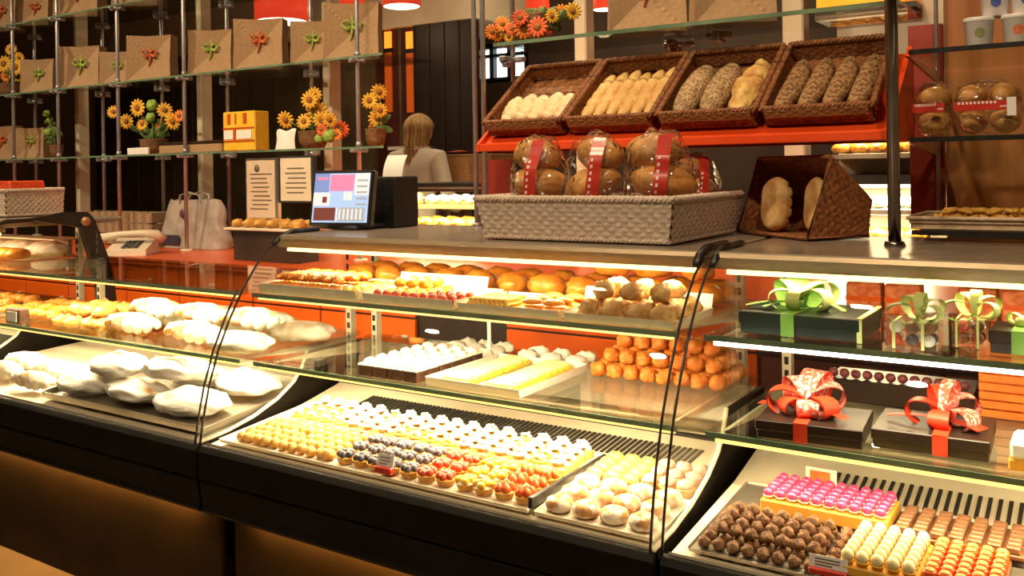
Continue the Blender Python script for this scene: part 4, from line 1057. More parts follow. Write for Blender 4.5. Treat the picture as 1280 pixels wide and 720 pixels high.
for lay in range(3):
    for i in range(13-lay):
        for j in range(3 if lay < 2 else 2):
            x = x0+.045+lay*.02+i*.034
            if x > .05: continue
            place(pk, (x+rn.uniform(-.003, .003), 2.49+j*.034+lay*.012, SC_+.0065+lay*.0145), rn.uniform(0, 6), 'golden twisted cookie heaped on the pale cane tray', 'twisted cookies')

# ------------------------------------------------------------------ on the rack's glass shelf
put_bag(768, 848, 38, -45, 2, 'orange', 'kraft gift bag on the rack shelf beside the orange leaf garland', Y=2.64, z=GZ)
put_bag(880, 950, 25, -50, 2, 'orange', 'kraft gift bag on the rack shelf over the seeded loaves', Y=2.64, z=GZ)
b = atY(672, 45, 2.62)
arrangement('leaf_garland', 'orange and red autumn leaf garland with berries on the rack shelf', (b.x, 2.62, GZ+.001), [(615, 40, 'o', .55), (628, 30, 'o', .6), (640, 36, 'r', .5), (650, 22, 'r', .6), (655, 36, 'o', .75), (664, 26, 'o', .6), (672, 34, 'r', .75), (683, 26, 'o', .6), (690, 20, 'y', .5), (685, 36, 'r', .5), (702, 15, 'o', .55), (716, 14, 'y', .6), (622, 44, 'o', .5), (636, 46, 'y', .4)], leaves=16, potr=.03)
# red foil parcels basket at the far end
Yw = 2.30
b = atY(8, 268, Yw); a = b+Vector((-.55, 0, 0))
wz = ZT+.004
fb = basket('pale_wicker_basket', 'pale wicker basket of red parcels on the far counter', 'basket', abs(b.x-a.x), .28, .125, .004, WWICK, 40, 9, amp=.0028, rim=.009)
fb.location = (a.x, Yw, wz)
RP = mat('red_foil_paper', (.72, .07, .02), (.82, .12, .04), rough=.35, scale=12)
WT = mat('cream_tape', (.82, .62, .36), (.86, .68, .42), rough=.5, scale=12)
pp = None
for i in range(5):
    if pp is None:
        pp = thing('red_parcel', '', 'parcel')
        MB().box(-.085, .085, -.09, .09, 0, .12, b=.008).build('box', RP, pp)
        q = MB(); q.box(-.05, -.012, -.0915, .0915, -.0005, .1215); q.build('paper_band', WT, pp)
    x = b.x-.12-.235*i
    if x < a.x+.1: break
    o = place(pp, (x, Yw+.14, wz+.035), 0, 'red parcel with cream band in the pale wicker basket', 'red parcels', rx=0, ry=-.28)
# ------------------------------------------------------------------ pastries
SUGAR = mat('sugar_dusted_pastry', (.62, .45, .26), (.90, .85, .75), rough=.8, scale=22, bump=.4, bscale=60)
SUGARB = mat('sugar_patches_on_brown', (.50, .26, .08), (.90, .84, .72), rough=.8, scale=12, bump=.3, bscale=60, lo=.38, hi=.52)
GOLD = mat('golden_pastry', (.55, .25, .04), (.78, .45, .11), rough=.45, scale=30, bump=.35, bscale=70)
AMBERP = mat('amber_glazed_pastry', (.52, .15, .015), (.78, .32, .04), rough=.3, scale=30, bump=.3, bscale=70)
YELP = mat('yellow_custard', (.80, .42, .02), (.88, .58, .06), rough=.35, scale=40, bump=.3)
CREAMW = mat('whipped_cream', (.88, .84, .74), (.94, .91, .84), rough=.6, scale=30, bump=.2)
CHOC = mat('dark_chocolate_cake', (.045, .016, .008), (.10, .04, .018), rough=.5, scale=60, bump=.3)
MILK = mat('milk_chocolate', (.20, .085, .035), (.28, .13, .06), rough=.35, scale=40)
TRUF = mat('cocoa_truffle', (.15, .062, .02), (.32, .16, .06), rough=.6, scale=70, bump=.5)
BLUEB = mat('dark_blueberry', (.045, .035, .05), (.12, .10, .12), rough=.4, scale=60)
RASP = mat('red_berry', (.48, .045, .02), (.66, .09, .035), rough=.3, scale=60, bump=.4, bscale=120)
STRAW = mat('orange_red_strawberry', (.70, .10, .02), (.80, .17, .04), rough=.25, scale=50)
PINKF = mat('pink_foil', (.72, .03, .14), (.84, .10, .24), rough=.25, scale=60, coat=.5)
REDF2 = mat('orange_red_foil', (.80, .10, .012), (.88, .16, .03), rough=.25, scale=40, coat=.4)
IVORY = mat('ivory_coating', (.82, .70, .34), (.90, .82, .52), rough=.35, scale=40)
PINKC = mat('pink_icing', (.62, .24, .17), (.78, .42, .32), rough=.6, scale=60, bump=.4)
GREENI = mat('pale_green_icing', (.60, .62, .22), (.74, .74, .36), rough=.5, scale=20)
TRAYW = mat('white_tray', (.80, .77, .70), (.85, .82, .76), rough=.4, scale=10)
LINER = mat('cream_tray_liner', (.74, .64, .48), (.82, .73, .58), rough=.8, scale=30, bump=.3)
TRAYS = mat('steel_baking_tray', (.40, .35, .28), (.5, .45, .37), rough=.35, metal=.8, scale=8)

def tray(x0, x1, y0, y1, z, h, m, name, label, lip=.008, slope=0.0, zback=None):
    t = thing(name, label, 'tray', ((x0+x1)/2, y0, z))
    zb = z if zback is None else zback
    q = MB(); v = [(x0, y0, z), (x1, y0, z), (x1, y1, zb), (x0, y1, zb), (x0, y0, z+.003), (x1, y0, z+.003), (x1, y1, zb+.003), (x0, y1, zb+.003)]
    q.add(v, [(0,3,2,1),(4,5,6,7),(0,1,5,4),(1,2,6,5),(2,3,7,6),(3,0,4,7)]); q.build('tray_base', m, t)
    r = MB()
    e = [(x0, y0, z), (x1, y0, z), (x1, y1, zb), (x0, y1, zb)]
    for i in range(4):
        a, b = Vector(e[i]), Vector(e[(i+1) % 4]); n = Vector((0, 0, 1)).cross(b-a).normalized()*-.5*lip
        vs = [a, b, b+n+Vector((0,0,h)), a+n+Vector((0,0,h)), a-n*.3, b-n*.3, b+n*.7+Vector((0,0,h)), a+n*.7+Vector((0,0,h))]
        r.add(vs, [(0,1,2,3),(7,6,5,4),(3,2,6,7),(0,4,5,1),(1,5,6,2),(0,3,7,4)])
    r.build('tray_rim', m, t)
    return t
def one(name, mb, mats, cat):
    return tag(mb.build(name, mats), '', cat)
def dz(y): return .606+(y-1.724)*(.042/.516)   # the deck's slope
rn = random.Random(11)
def rows(pr, x0, x1, y0, y1, nx, ny, zf, label, group, jit=.003, rot=None, sc=(1, 1), skip=None, stag=False):
    for j in range(ny):
        for i in range(nx):
            if skip and skip(i, j): continue
            x = x0+(x1-x0)*(i+(.5 if not stag or j % 2 == 0 else .0))/nx if nx > 1 else (x0+x1)/2
            y = y0+(y1-y0)*(j+.5)/ny
            z = zf(y) if callable(zf) else zf
            place(pr, (x+rn.uniform(-jit, jit), y+rn.uniform(-jit, jit), z), rn.uniform(*rot) if rot else 0, label, group, sc=rn.uniform(*sc))

# --- low counter: sugar dusted coils
def coil_mb(R, turns=2.7, r0=.0245, seed=0):
    m = MB(); n = int(turns*22); P_, Rr = [], []
    for i in range(n+1):
        f = i/n; a = f*turns*2*PI; rr = .012+f*(R-.028)
        P_.append((rr*math.cos(a), rr*math.sin(a), r0*.85+.026*(1-f)**1.3)); Rr.append(r0*(.62+.38*math.sin(PI*min(1, f*1.1+.1)))*(1+.08*nz(i*.3, seed)))
    m.tube(P_, Rr, 10, flat=.95); m.ell((0, 0, .034), (.045, .042, .030), 14, 8, amp=.2, seed=2); return m
STREAK = mat('thick_sugar_with_tan_streaks', (.56, .32, .12), (.92, .88, .79), rough=.85, scale=11, bump=.35, bscale=50, lo=.30, hi=.44, stretch=(.6, 1.6, 1.6))
def fold(p):      # flattened oval loaf with a few folds running along it
    return Vector((p.x, p.y, p.z+.005*math.sin(p.y*85+p.x*9)*(1 if p.z > -.02 else 0)))
pc = one('sugared_flat_loaf', MB().ell((0, 0, .032), (.150, .088, .040), 40, 18, amp=.15, fr=2.2, seed=17, flatten=-.028, fn=fold), STREAK, 'pastry')
tr0 = tray(-3.15, -2.27, 1.752, 2.20, .622, .022, TRAYS, 'baking_tray', 'steel baking tray under the sugar dusted loaves', zback=.668)
CL = 'large oval sugar dusted loaf heaped in the low glass counter'
heap = [(-3.02, 1.85, .636, .08, .1), (-2.74, 1.845, .638, .08, -.05), (-2.46, 1.85, .638, .08, .1), (-2.66, 2.03, .662, .08, .05), (-2.425, 2.045, .664, .08, -.05), (-2.60, 1.905, .714, .06, .15), (-2.88, 1.875, .708, .06, -.1)]
for i, (x, y, z, rx, rz) in enumerate(heap):
    place(pc, (x, y, z+.006), rz+(PI if i % 2 else 0), CL, 'sugar dusted loaves', sc=rn.uniform(.9, .97), rx=rx)
def twist_mb(L, r, seed=0, flat=.75):
    m = MB()
    for ph in (0, PI):
        m.tube([(-L/2+L*i/24, .4*r*math.sin(ph+i*.62), r*.86+.3*r*math.cos(ph+i*.62)) for i in range(25)], [r*.72*max(.25, math.sin(PI*(.06+.88*i/24))**.5) for i in range(25)], 10, flat=flat)
    return m
pw = one('sugar_twist', twist_mb(.21, .036), SUGAR, 'pastry')
for (x, y, rz) in [(-3.30, 1.80, .1), (-3.36, 1.90, .2), (-3.56, 1.84, -.1), (-3.62, 1.95, .15)]:
    place(pw, (x, y, dz(y)+.012), rz, 'sugar dusted twisted pastry lying along the low counter front', 'sugar dusted twists')
pt_ = one('sugar_strip', twist_mb(.26, .040, 3), SUGARB, 'pastry')
for (x, y, z, rz) in [(-2.98, 1.99, ZM, .05), (-2.93, 2.13, ZM, -.04), (-2.62, 1.98, ZM, .02), (-2.60, 2.12, ZM, .05), (-2.94, 2.06, ZM+.048, .0), (-2.42, 2.06, ZM+.050, .1), (-2.66, 2.05, ZM+.050, -.05)]:
    place(pt_, (x, y, z+.007), rz, 'long brown pastry dusted with sugar, piled on the middle glass shelf', 'sugared brown strips')
pl_ = one('sugar_slab', MB().ell((0, 0, .03), (.12, .075, .036), 28, 12, amp=.22, fr=2.4, seed=4, flatten=-.028), SUGAR, 'pastry')
for (x, y, rz) in [(-2.36, 1.965, .1), (-2.33, 2.20, .3), (-2.62, 2.30, 0), (-2.92, 2.30, .2)]:
    place(pl_, (x, y, ZM+.002), rz, 'fat white sugar dusted pastry on the middle glass shelf', 'white sugared slabs')
def crois_mb(R=.035, r=.017):
    m = MB(); n = 22; P_, Rr = [], []
    for i in range(n+1):
        f = i/n; a = PI*(-.15+1.3*f); P_.append((R*math.cos(a), R*math.sin(a)*.8-.012, r*1.0)); Rr.append(r*max(.15, math.sin(PI*(.04+.92*f))**.8)*(1+.13*math.cos(f*n*PI/1.6)))
    m.tube(P_, Rr, 10, flat=.85); return m
pcr = one('croissant', crois_mb(.045, .024), AMBERP, 'croissant')
pcl = one('crisp_pastry', MB().ell((0, 0, .02), (.045, .032, .024), 18, 10, amp=.5, fr=4, seed=8, flatten=-.018), GOLD, 'pastry')
rows(pcl, -3.42, -3.10, 1.93, 2.18, 4, 3, ZM+.001, 'crisp golden pastry heaped on the low counter middle shelf', 'crisp golden pastries', .004, (0, 6))
rows(pcl, -3.38, -3.14, 1.97, 2.14, 3, 2, ZM+.043, 'crisp golden pastry heaped on the low counter middle shelf', 'crisp golden pastries', .004, (0, 6))
rows(pcr, -3.88, -3.48, 1.95, 2.25, 4, 3, ZM+.001, 'dark glazed croissant on the low counter middle shelf end', 'low counter croissants', .003, (-.4, .4))
t = thing('cake_box', 'small brown cake box with cream side among the croissants', 'box', (-3.60, 1.91, ZM))
MB().box(-3.66, -3.56, 1.892, 1.935, ZM+.001, ZM+.06, b=.004).build('carton', CHOC, t); MB().box(-3.645, -3.575, 1.889, 1.8935, ZM+.01, ZM+.05).build('front_label', PAPER, t)

# --- far tall counter: rolls, slabs and croissants
prl = one('glazed_roll', MB().ell((0, 0, .024), (.034, .055, .028), 16, 10, amp=.1, seed=2, flatten=-.02), AMBERP, 'bread roll')
for (y0, y1, z, n) in ((1.93, 2.05, ZU, 12), (2.08, 2.2, ZU, 12)):
    rows(prl, -4.85, -3.99, y0, y1, n, 1, z+.001, 'glazed brown roll lined up in the far tall counter', 'far counter rolls', .003)
rows(pl_, -4.95, -4.0, 2.24, 2.42, 4, 1, ZU+.001, 'pale sugared slab at the rear of the far upper shelf', 'far sugared slabs', .004)
rows(pcr, -4.95, -4.0, 1.93, 2.25, 9, 3, ZM+.001, 'glazed croissant on the far counter middle shelf', 'far counter croissants', .003, (-.3, .3))
rows(pl_, -4.8, -4.0, 1.80, 2.05, 3, 1, lambda y: dz(y)+.004, 'fat sugared pastry on the far counter deck', 'far deck pastries', .004)
tb = thing('upper_tray', 'cream tray raised at the rear of the far counter under its light', 'tray', (-4.4, 2.2, 1.09))
MB().box(-4.9, -3.99, 2.28, 2.39, 1.105, 1.112).build('plate', LINER, tb)
for x_ in (-4.88, -4.03): MB().box(x_, x_+.02, 2.36, 2.38, ZU+.001, 1.105).build('leg', STEEL, tb)

# --- main counter deck
tA = tray(-2.19, -1.125, 1.742, 2.10, .614, .010, LINER, 'pastry_tray', 'long cream lined tray of tarts and cream cakes in the main counter', zback=.642)
tB = tray(-1.105, -.815, 1.742, 2.10, .614, .010, LINER, 'pastry_tray', 'cream lined tray of sugared buns at the main counter end', zback=.642)
def tz(y): return .6175+(y-1.742)*(.028/.358)
bx = MB().box(-1.1205, -1.1095, 1.735, 2.10, .628, .655, b=.002)
tag(pivot(bx.build('tray_divider', BLACKM), (-1.115, 1.9, .628)), 'black divider bar between the two pastry trays', 'divider')
pck = one('golden_bite', MB().ell((0, 0, .013), (.0165, .0165, .015), 14, 8, amp=.28, fr=4, seed=3, flatten=-.011), GOLD, 'cookie')
rows(pck, -2.15, -1.76, 1.755, 1.93, 11, 5, tz, 'small golden bite sized pastry in the front corner of the long tray', 'golden bites', .003, (0, 6), (.9, 1.1))
# tarts: crust, custard, berries
def tart(name, berry, br, nb, fill, cat='tart', R=.027, cone=False, bsh=(1, 1, 1)):
    t = thing(name, '', cat)
    MB().lathe([(R*.75, .001), (R*.98, .016), (R*1.03, .018), (R*.95, .0185), (R*.9, .014), (0, .013)], 18, wob=lambda i, j: 1+(.035 if j % 2 else -.02)).build('crust', GOLD, t)
    MB().lathe([(R*.9, .0135), (R*.8, .020), (R*.4, .0235), (0, .024)], 16).build('filling', fill, t)
    me = None
    for k in range(nb):
        if k == 0 and nb != 4: p = (0, 0, .027)
        else:
            a = 2*PI*k/(nb-1 if nb != 4 else nb)+.3; p = (R*.58*math.cos(a), R*.58*math.sin(a), .0245)
        if me is None:
            b = MB()
            if cone: b.lathe([(0, -br*.9), (br*.75, -br*.5), (br*.95, 0), (br*.6, br*.8), (0, br*1.25)], 12)
            else: b.ell((0, 0, 0), (br*bsh[0], br*bsh[1], br*bsh[2]), 10, 7, amp=.06, fr=4)
            me = b.mesh('berry', berry)
        o = bpy.data.objects.new('berry', me); COL.objects.link(o); o.parent = t; o.location = p; o.rotation_euler = (rn.uniform(-.5, .5), rn.uniform(-.5, .5), rn.uniform(0, 6))
    return t
tb_ = tart('blueberry_tart', BLUEB, .0105, 7, YELP)
rows(tb_, -1.75, -1.475, 1.752, 1.925, 5, 3, tz, 'tart piled with dark dusted blueberries in the long tray', 'blueberry tarts', .002, (0, 6))
trs = tart('raspberry_tart', RASP, .0105, 7, YELP)
rows(trs, -1.472, -1.362, 1.752, 1.925, 2, 3, tz, 'tart topped with red raspberries beside the blueberry tarts', 'raspberry tarts', .002, (0, 6))
tfr = tart('fruit_tart', YELP, .013, 5, CREAMW, bsh=(1.2, .8, .7))
rows(tfr, -1.355, -1.245, 1.752, 1.925, 2, 3, tz, 'tart covered with yellow fruit pieces between the berry tarts', 'yellow fruit tarts', .002, (0, 6))
tst = tart('strawberry_tart', STRAW, .0125, 6, YELP, cone=True)
rows(tst, -1.243, -1.130, 1.752, 1.925, 2, 3, tz, 'tart with orange-red strawberries next to the black divider', 'strawberry tarts', .002, (0, 6))
# cream cakes behind
pcm = MB()
pcm.box(-.026, .026, -.019, .019, .0, .020, 1, b=.003)
pcm.tube([(.018*math.cos(a)*(1-.045*i/2), .013*math.sin(a)*(1-.045*i/2), .024+.0011*i) for i, a in enumerate([k*.6 for k in range(22)])], [.0085*(1-.03*k) for k in range(22)], 8)
pcm = one('cream_cake', pcm, [CREAMW, GOLD], 'cake')
def cream_variant(name, top):
    m = MB(); m.box(-.026, .026, -.016, .016, .0, .018, 1, b=.003); m.ell((0, 0, .021), (.022, .014, .009), 14, 7, 2, amp=.2, fr=5)
    m.tube([(.011*math.cos(a), .008*math.sin(a), .028+.0012*i) for i, a in enumerate([k*.6 for k in range(12)])], [.006*(1-.05*k) for k in range(12)], 8)
    return one(name, m, [CREAMW, GOLD, top], 'cake')
pcy = cream_variant('lemon_cream_cake', YELP); pcg = cream_variant('kiwi_cream_cake', LIME); pcf = cream_variant('apricot_cream_cake', AMBERP)
def kind(i, j): return 'y' if (i in (0, 1, 2) and j < 3) or (i in (9, 10) and j == 0) else 'g' if (i in (5, 13) and j > 1) or (i, j) == (3, 0) else 'o' if i in (7, 8, 15) and j < 2 else 'w'
for k_, pr_, lb_, gr_ in (('w', pcm, 'small piped white cream cake in the rear rows of the long tray', 'piped cream cakes'), ('y', pcy, 'cream cake with yellow lemon top in the rear rows of the long tray', 'lemon cream cakes'),
                          ('g', pcg, 'cream cake with green fruit top in the rear rows of the long tray', 'green topped cream cakes'), ('o', pcf, 'cream cake with amber fruit top in the rear rows of the long tray', 'amber topped cream cakes')):
    rows(pr_, -2.12, -1.14, 1.937, 2.093, 17, 4, tz, lb_, gr_, .0015, (-.1, .1), skip=lambda i, j, k_=k_: kind(i, j) != k_)
# sugared buns in the second tray
def bun_mb():
    m = MB()
    m.lathe([(.010, .012), (.014, .006), (.022, .001), (.030, .006), (.033, .015), (.029, .026), (.020, .031), (.011, .027), (.007, .022), (0, .021)], 22, 0)
    return m
pb = one('sugared_bun', bun_mb(), mat('sugared_bun_crust', (.48, .24, .08), (.84, .74, .60), rough=.8, scale=38, bump=.3, lo=.42, hi=.58), 'bun')
rows(pb, -1.098, -.822, 1.750, 1.945, 4, 3, tz, 'round sugar dusted bun with dimpled top in the end tray', 'sugared buns', .0015, (0, 6))
pgb = one('almond_bite', MB().ell((0, 0, .014), (.024, .017, .016), 16, 9, amp=.2, fr=4, seed=6, flatten=-.012), GOLD, 'cookie')
rows(pgb, -1.095, -.955, 1.950, 2.095, 3, 4, tz, 'oval golden almond pastry behind the sugared buns', 'almond bites', .002, (-.3, .3))
ppk = MB(); ppk.lathe([(.019, .001), (.022, .016), (.0225, .018), (0, .018)], 16, 1); ppk.ell((0, 0, .022), (.020, .020, .014), 14, 8, 0, amp=.35, fr=6, seed=4)
ppk = one('pink_fairy_cake', ppk, [PINKC, GOLD], 'cake')
rows(ppk, -.95, -.818, 1.950, 2.095, 3, 3, tz, 'small pink iced cake in the rear corner of the end tray', 'pink cakes', .001, (0, 6))
# price tag on the front edge
def price_tag(p, w, h, rz, label, base=REDLAB):
    t = thing('price_tag', label, 'price tag', p, 'price tags')
    M = Matrix.Translation(p) @ Matrix.Rotation(rz, 4, 'Z')
    MB().box(-w/2, w/2, -.006, .012, .0005, h*.36, 0, M, b=.002).build('base', base, t)
    MB().box(-w/2, w/2, 0, .002, h*.36, h, 0, M @ Matrix.Rotation(-.25, 4, 'X')).build('card', WHITEP, t)
    k = MB()
    for i in range(3): k.box(-w*.35, w*(.3-.2*(i == 2)), -.0008, 0, h*(.82-.16*i)-.0012, h*(.82-.16*i)+.0012, 0, M @ Matrix.Rotation(-.25, 4, 'X'))
    k.build('print', INK, t)
p = atZ(449, 606, .627)
price_tag((p.x, 1.739, .6245) if False else (p.x, 1.7465, .628), .052, .048, .05, 'small white price tag on a red base before the blueberry tarts')

# --- main counter, middle shelf
psq = MB(); psq.box(-.024, .024, -.024, .024, 0, .028, 0, b=.002); psq.box(-.0245, .0245, -.0245, .0245, .028, .034, 1, b=.002); psq.ell((0, 0, .037), (.018, .018, .012), 12, 7, 1, amp=.4, fr=5, seed=3)
psq = one('chocolate_square', psq, [CHOC, CREAMW], 'cake')
rows(psq, -1.80, -1.58, 1.905, 2.22, 4, 6, ZM+.001, 'dark chocolate cake square with white topping on the middle shelf', 'white topped chocolate squares', .0005)
tC = tray(-1.555, -1.255, 1.915, 2.26, ZM+.001, .022, TRAYW, 'white_cake_tray', 'white tray of pale iced cakes on the middle shelf')
pgc = MB(); pgc.box(-.047, .047, -.014, .014, 0, .016, 1, b=.004)
pgc.ell((0, 0, .017), (.046, .014, .009), 18, 7, 0)
pgc = one('iced_finger_cake', pgc, [GREENI, YELP], 'cake')
rows(pgc, -1.545, -1.265, 1.93, 2.25, 2, 9, ZM+.0045, 'finger cake with pale green icing in the white tray', 'pale iced fingers', .0015, (-.05, .05), skip=lambda i, j: False)
pmg = MB()
pmg.ell((0, 0, .012), (.035, .028, .018), 16, 9, amp=.3, fr=4, seed=2, flatten=-.011)
pmg = one('meringue', pmg, CREAMW, 'meringue')
rows(pmg, -1.80, -1.58, 2.245, 2.41, 3, 3, ZM+.001, 'white meringue behind the chocolate squares', 'meringues', .002, (0, 6))
rows(pmg, -1.53, -1.28, 2.29, 2.41, 3, 2, ZM+.001, 'white meringue behind the white tray of iced cakes', 'rear meringues', .002, (0, 6))
prk = one('orange_reflection_shape', MB().ell((0, 0, .020), (.024, .022, .022), 16, 10, amp=.4, fr=4, seed=13, flatten=-.017), mat('orange_reflection_tint', (.72, .17, .015), (.85, .36, .07), rough=.4, scale=45, bump=.4), 'reflection shape')  # lumps modelling orange reflections behind the middle shelf
OL = 'orange lump standing in for a reflection at the rear of the middle shelf'
rows(prk, -1.22, -.83, 2.20, 2.41, 8, 4, ZM+.001, OL, 'orange reflection shapes', .002, (0, 6))
rows(prk, -1.20, -.85, 2.23, 2.40, 7, 3, ZM+.036, OL, 'orange reflection shapes', .002, (0, 6))
rows(prk, -1.18, -.87, 2.28, 2.39, 6, 2, ZM+.071, OL, 'orange reflection shapes', .002, (0, 6))
p = atY(612, 440, 2.275)
tag(pivot(MB().box(p.x-.006, p.x+.006, 2.272, 2.276, ZM+.001, ZM+.115).build('marker_stick', WHITEP), (p.x, 2.274, ZM)), 'upright white marker stick behind the pale iced cakes', 'stick')
# --- main counter, upper shelf: trays from the far end to the near end
y0, y1 = 1.90, 2.13
tag_y = ZU+.001
cx0 = -2.19
tD = tray(cx0, -1.79, y0, y1, tag_y, .030, LINER, 'lined_tray', 'pale deep tray of orange croissants at the upper shelf end', .014)
tE = tray(-1.765, -1.45, y0, y1, tag_y, .026, LINER, 'lined_tray', 'pale tray of yellow puffs and red cherry bites on the upper shelf', .012)
tF = tray(-1.43, -1.13, y0, y1, tag_y, .022, LINER, 'lined_tray', 'pale tray of golden straws on the upper shelf middle', .012)
tG = tray(-1.11, -.83, y0, y1, tag_y, .020, LINER, 'lined_tray', 'pale tray of brown rolls at the upper shelf end by the seals', .012)
pco = one('small_croissant', crois_mb(.026, .0145), AMBERP, 'croissant')
rows(pco, -2.18, -1.88, y0+.012, y1-.01, 6, 5, tag_y+.004, 'small orange croissant in the pale deep tray', 'small croissants', .002, (-.4, .4))
rows(pco, -2.16, -1.90, y0+.03, y1-.03, 5, 3, tag_y+.031, 'small orange croissant in the pale deep tray', 'small croissants', .002, (-.4, .4))
pyp = one('yellow_puff', MB().ell((0, 0, .013), (.018, .018, .0155), 14, 8, amp=.25, fr=5, seed=9, flatten=-.011), YELP, 'puff')
rows(pyp, -1.875, -1.80, y0+.012, y1-.01, 2, 6, tag_y+.004, 'yellow custard puff beside the orange croissants', 'custard puffs', .001, (0, 6))
rows(pyp, -1.755, -1.60, y0+.06, y1-.01, 4, 4, tag_y+.004, 'yellow custard puff behind the cherry bites', 'rear custard puffs', .001, (0, 6))
rows(pyp, -1.745, -1.61, y0+.08, y1-.03, 3, 2, tag_y+.031, 'yellow custard puff behind the cherry bites', 'rear custard puffs', .001, (0, 6))
pch = MB(); pch.lathe([(.013, 0), (.016, .010), (0, .011)], 12, 1); pch.ell((0, 0, .019), (.012, .012, .0115), 12, 8, 0)
pch = one('cherry_bite', pch, [RASP, CHOC], 'cherry bite')
rows(pch, -1.755, -1.46, y0+.008, y0+.055, 9, 1, tag_y+.004, 'red cherry bite along the front of the pale tray', 'cherry bites', .001)
rows(pch, -1.595, -1.46, y0+.055, y0+.13, 4, 2, tag_y+.004, 'red cherry bite along the front of the pale tray', 'cherry bites', .001)
pst = one('golden_straw', MB().tube([(0, -.05+.01*i, .006+.001*math.sin(i)) for i in range(11)], .006, 8, flat=.8), YELP, 'straw biscuit')
rows(pst, -1.42, -1.28, y0+.01, y0+.115, 10, 1, tag_y+.004, 'golden yellow straw biscuit stacked in the middle tray', 'golden straws', .0005)
rows(pst, -1.415, -1.285, y0+.01, y0+.115, 9, 1, tag_y+.0145, 'golden yellow straw biscuit stacked in the middle tray', 'golden straws', .0005)
rows(pst, -1.41, -1.29, y0+.01, y0+.115, 8, 1, tag_y+.025, 'golden yellow straw biscuit stacked in the middle tray', 'golden straws', .0005)
pbs = one('brown_fan_biscuit', MB().ell((0, 0, .008), (.030, .020, .010), 16, 8, amp=.15, fr=5, seed=12, flatten=-.006), AMBERP, 'biscuit')
rows(pbs, -1.275, -1.14, y0+.015, y1-.02, 2, 4, tag_y+.004, 'flat amber biscuit beside the golden straws', 'amber biscuits', .001, (-.3, .3))
rows(pbs, -1.27, -1.145, y0+.03, y1-.04, 2, 3, tag_y+.022, 'flat amber biscuit beside the golden straws', 'amber biscuits', .001, (-.3, .3))
pbr = one('brown_bun', MB().ell((0, 0, .021), (.030, .025, .024), 20, 12, amp=.32, fr=3.5, seed=3, flatten=-.018), mat('tan_puff', (.50, .26, .07), (.74, .50, .22), rough=.7, scale=40, bump=.4), 'bun')
rows(pbr, -1.10, -.84, y0+.015, y1-.015, 4, 4, tag_y+.004, 'rough brown bun in the tray nearest the seals', 'brown buns', .001, (0, 6))
rows(pbr, -1.08, -.86, y0+.04, y1-.04, 3, 2, tag_y+.046, 'rough brown bun in the tray nearest the seals', 'brown buns', .001, (0, 6))
# white paper sheets and a rear row of pastries modelling a mirror reflection
def sheet_card(x0, x1, ya, za, yb, zb, label):
    q = MB(); q.add([(x0, ya, za), (x1, ya, za), (x1, yb, zb), (x0, yb, zb), (x0, ya, za+.003), (x1, ya, za+.003), (x1, yb, zb+.003), (x0, yb, zb+.003)], [(0,3,2,1),(4,5,6,7),(0,1,5,4),(1,2,6,5),(2,3,7,6),(3,0,4,7)])
    return tag(pivot(q.build('paper_sheet', PAPER), ((x0+x1)/2, ya, za)), label, 'paper')
sheet_card(-1.85, -1.52, 2.150, ZU+.0012, 2.165, ZU+.052, 'white paper sheet standing behind the cherry bites')
sheet_card(-1.20, -.84, 2.150, ZU+.0012, 2.17, ZU+.045, 'white paper sheet standing behind the brown buns')
pbp = one('big_glazed_pastry', MB().ell((0, 0, .028), (.055, .045, .035), 18, 10, amp=.25, fr=3, seed=5, flatten=-.024), AMBERP, 'pastry')
rows(pbp, -2.15, -.84, 2.20, 2.40, 11, 2, ZU+.001, 'brown pastry shape standing in for a mirror reflection behind the upper shelf', 'mirrored rear pastries', .003, (0, 6))
rows(pbp, -1.25, -.86, 2.24, 2.34, 3, 1, ZU+.064, 'brown pastry shape standing in for a mirror reflection behind the upper shelf', 'mirrored rear pastries', .003, (0, 6))

# --- chocolate counter: deck
tH = tray(-.735, .12, 1.742, 2.10, .614, .008, TRAYS, 'chocolate_tray', 'steel tray of chocolates in rows by the counter end', zback=.642)
# boxes that raise the rows
BXY = mat('yellow_box_card', (.72, .36, .04), (.78, .42, .06), rough=.6, scale=20)
def riser(x0, x1, y0, y1, h, m, label):
    return tag(pivot(MB().box(x0, x1, y0, y1, max(tz(y1), tz(y0))+.001, h, b=.002).build('riser_box', m), ((x0+x1)/2, y0, tz(y0))), label, 'box')
riser(-.655, -.395, 1.945, 2.085, .672, BXY, 'yellow sided box under the pink foil chocolates')
ppf = MB(); ppf.lathe([(.0085, .0005), (.0118, .006), (.0122, .0065), (0, .0066)], 12, 1); ppf.ell((0, 0, .0125), (.0112, .0112, .0105), 12, 8, 0, amp=.05)
ppf = one('pink_foil_chocolate', ppf, [PINKF, WHITEP], 'chocolate')
rows(ppf, -.653, -.397, 1.948, 2.083, 10, 5, .6725, 'pink foil chocolate in the rows on the yellow sided box', 'pink foil chocolates', .0004)
t = thing('red_sign_holder', 'small red sign in a cream frame behind the pink chocolates', 'sign', (atY(1027, 605, 2.09).x, 2.094, .69))
p = atY(1027, 604, 2.094); MB().box(p.x-.034, p.x+.034, 2.0905, 2.094, .675, .712).build('cream_frame', CREAM, t); MB().box(p.x-.024, p.x+.02, 2.088, 2.0905, .68, .706).build('red_card', STRAW, t)
MB().box(p.x-.01, p.x+.01, 2.0905, 2.096, .64, .675).build('foot', CREAM, t)
ptr = one('cocoa_truffle', MB().ell((0, 0, .0105), (.0135, .0128, .0125), 10, 7, amp=.35, fr=3.5, seed=14, flatten=-.0095), TRUF, 'truffle')
rows(ptr, -.727, -.452, 1.750, 1.940, 9, 6, tz, 'rough cocoa truffle in the front rows of the steel tray', 'cocoa truffles', .001, (0, 6), (.92, 1.05))
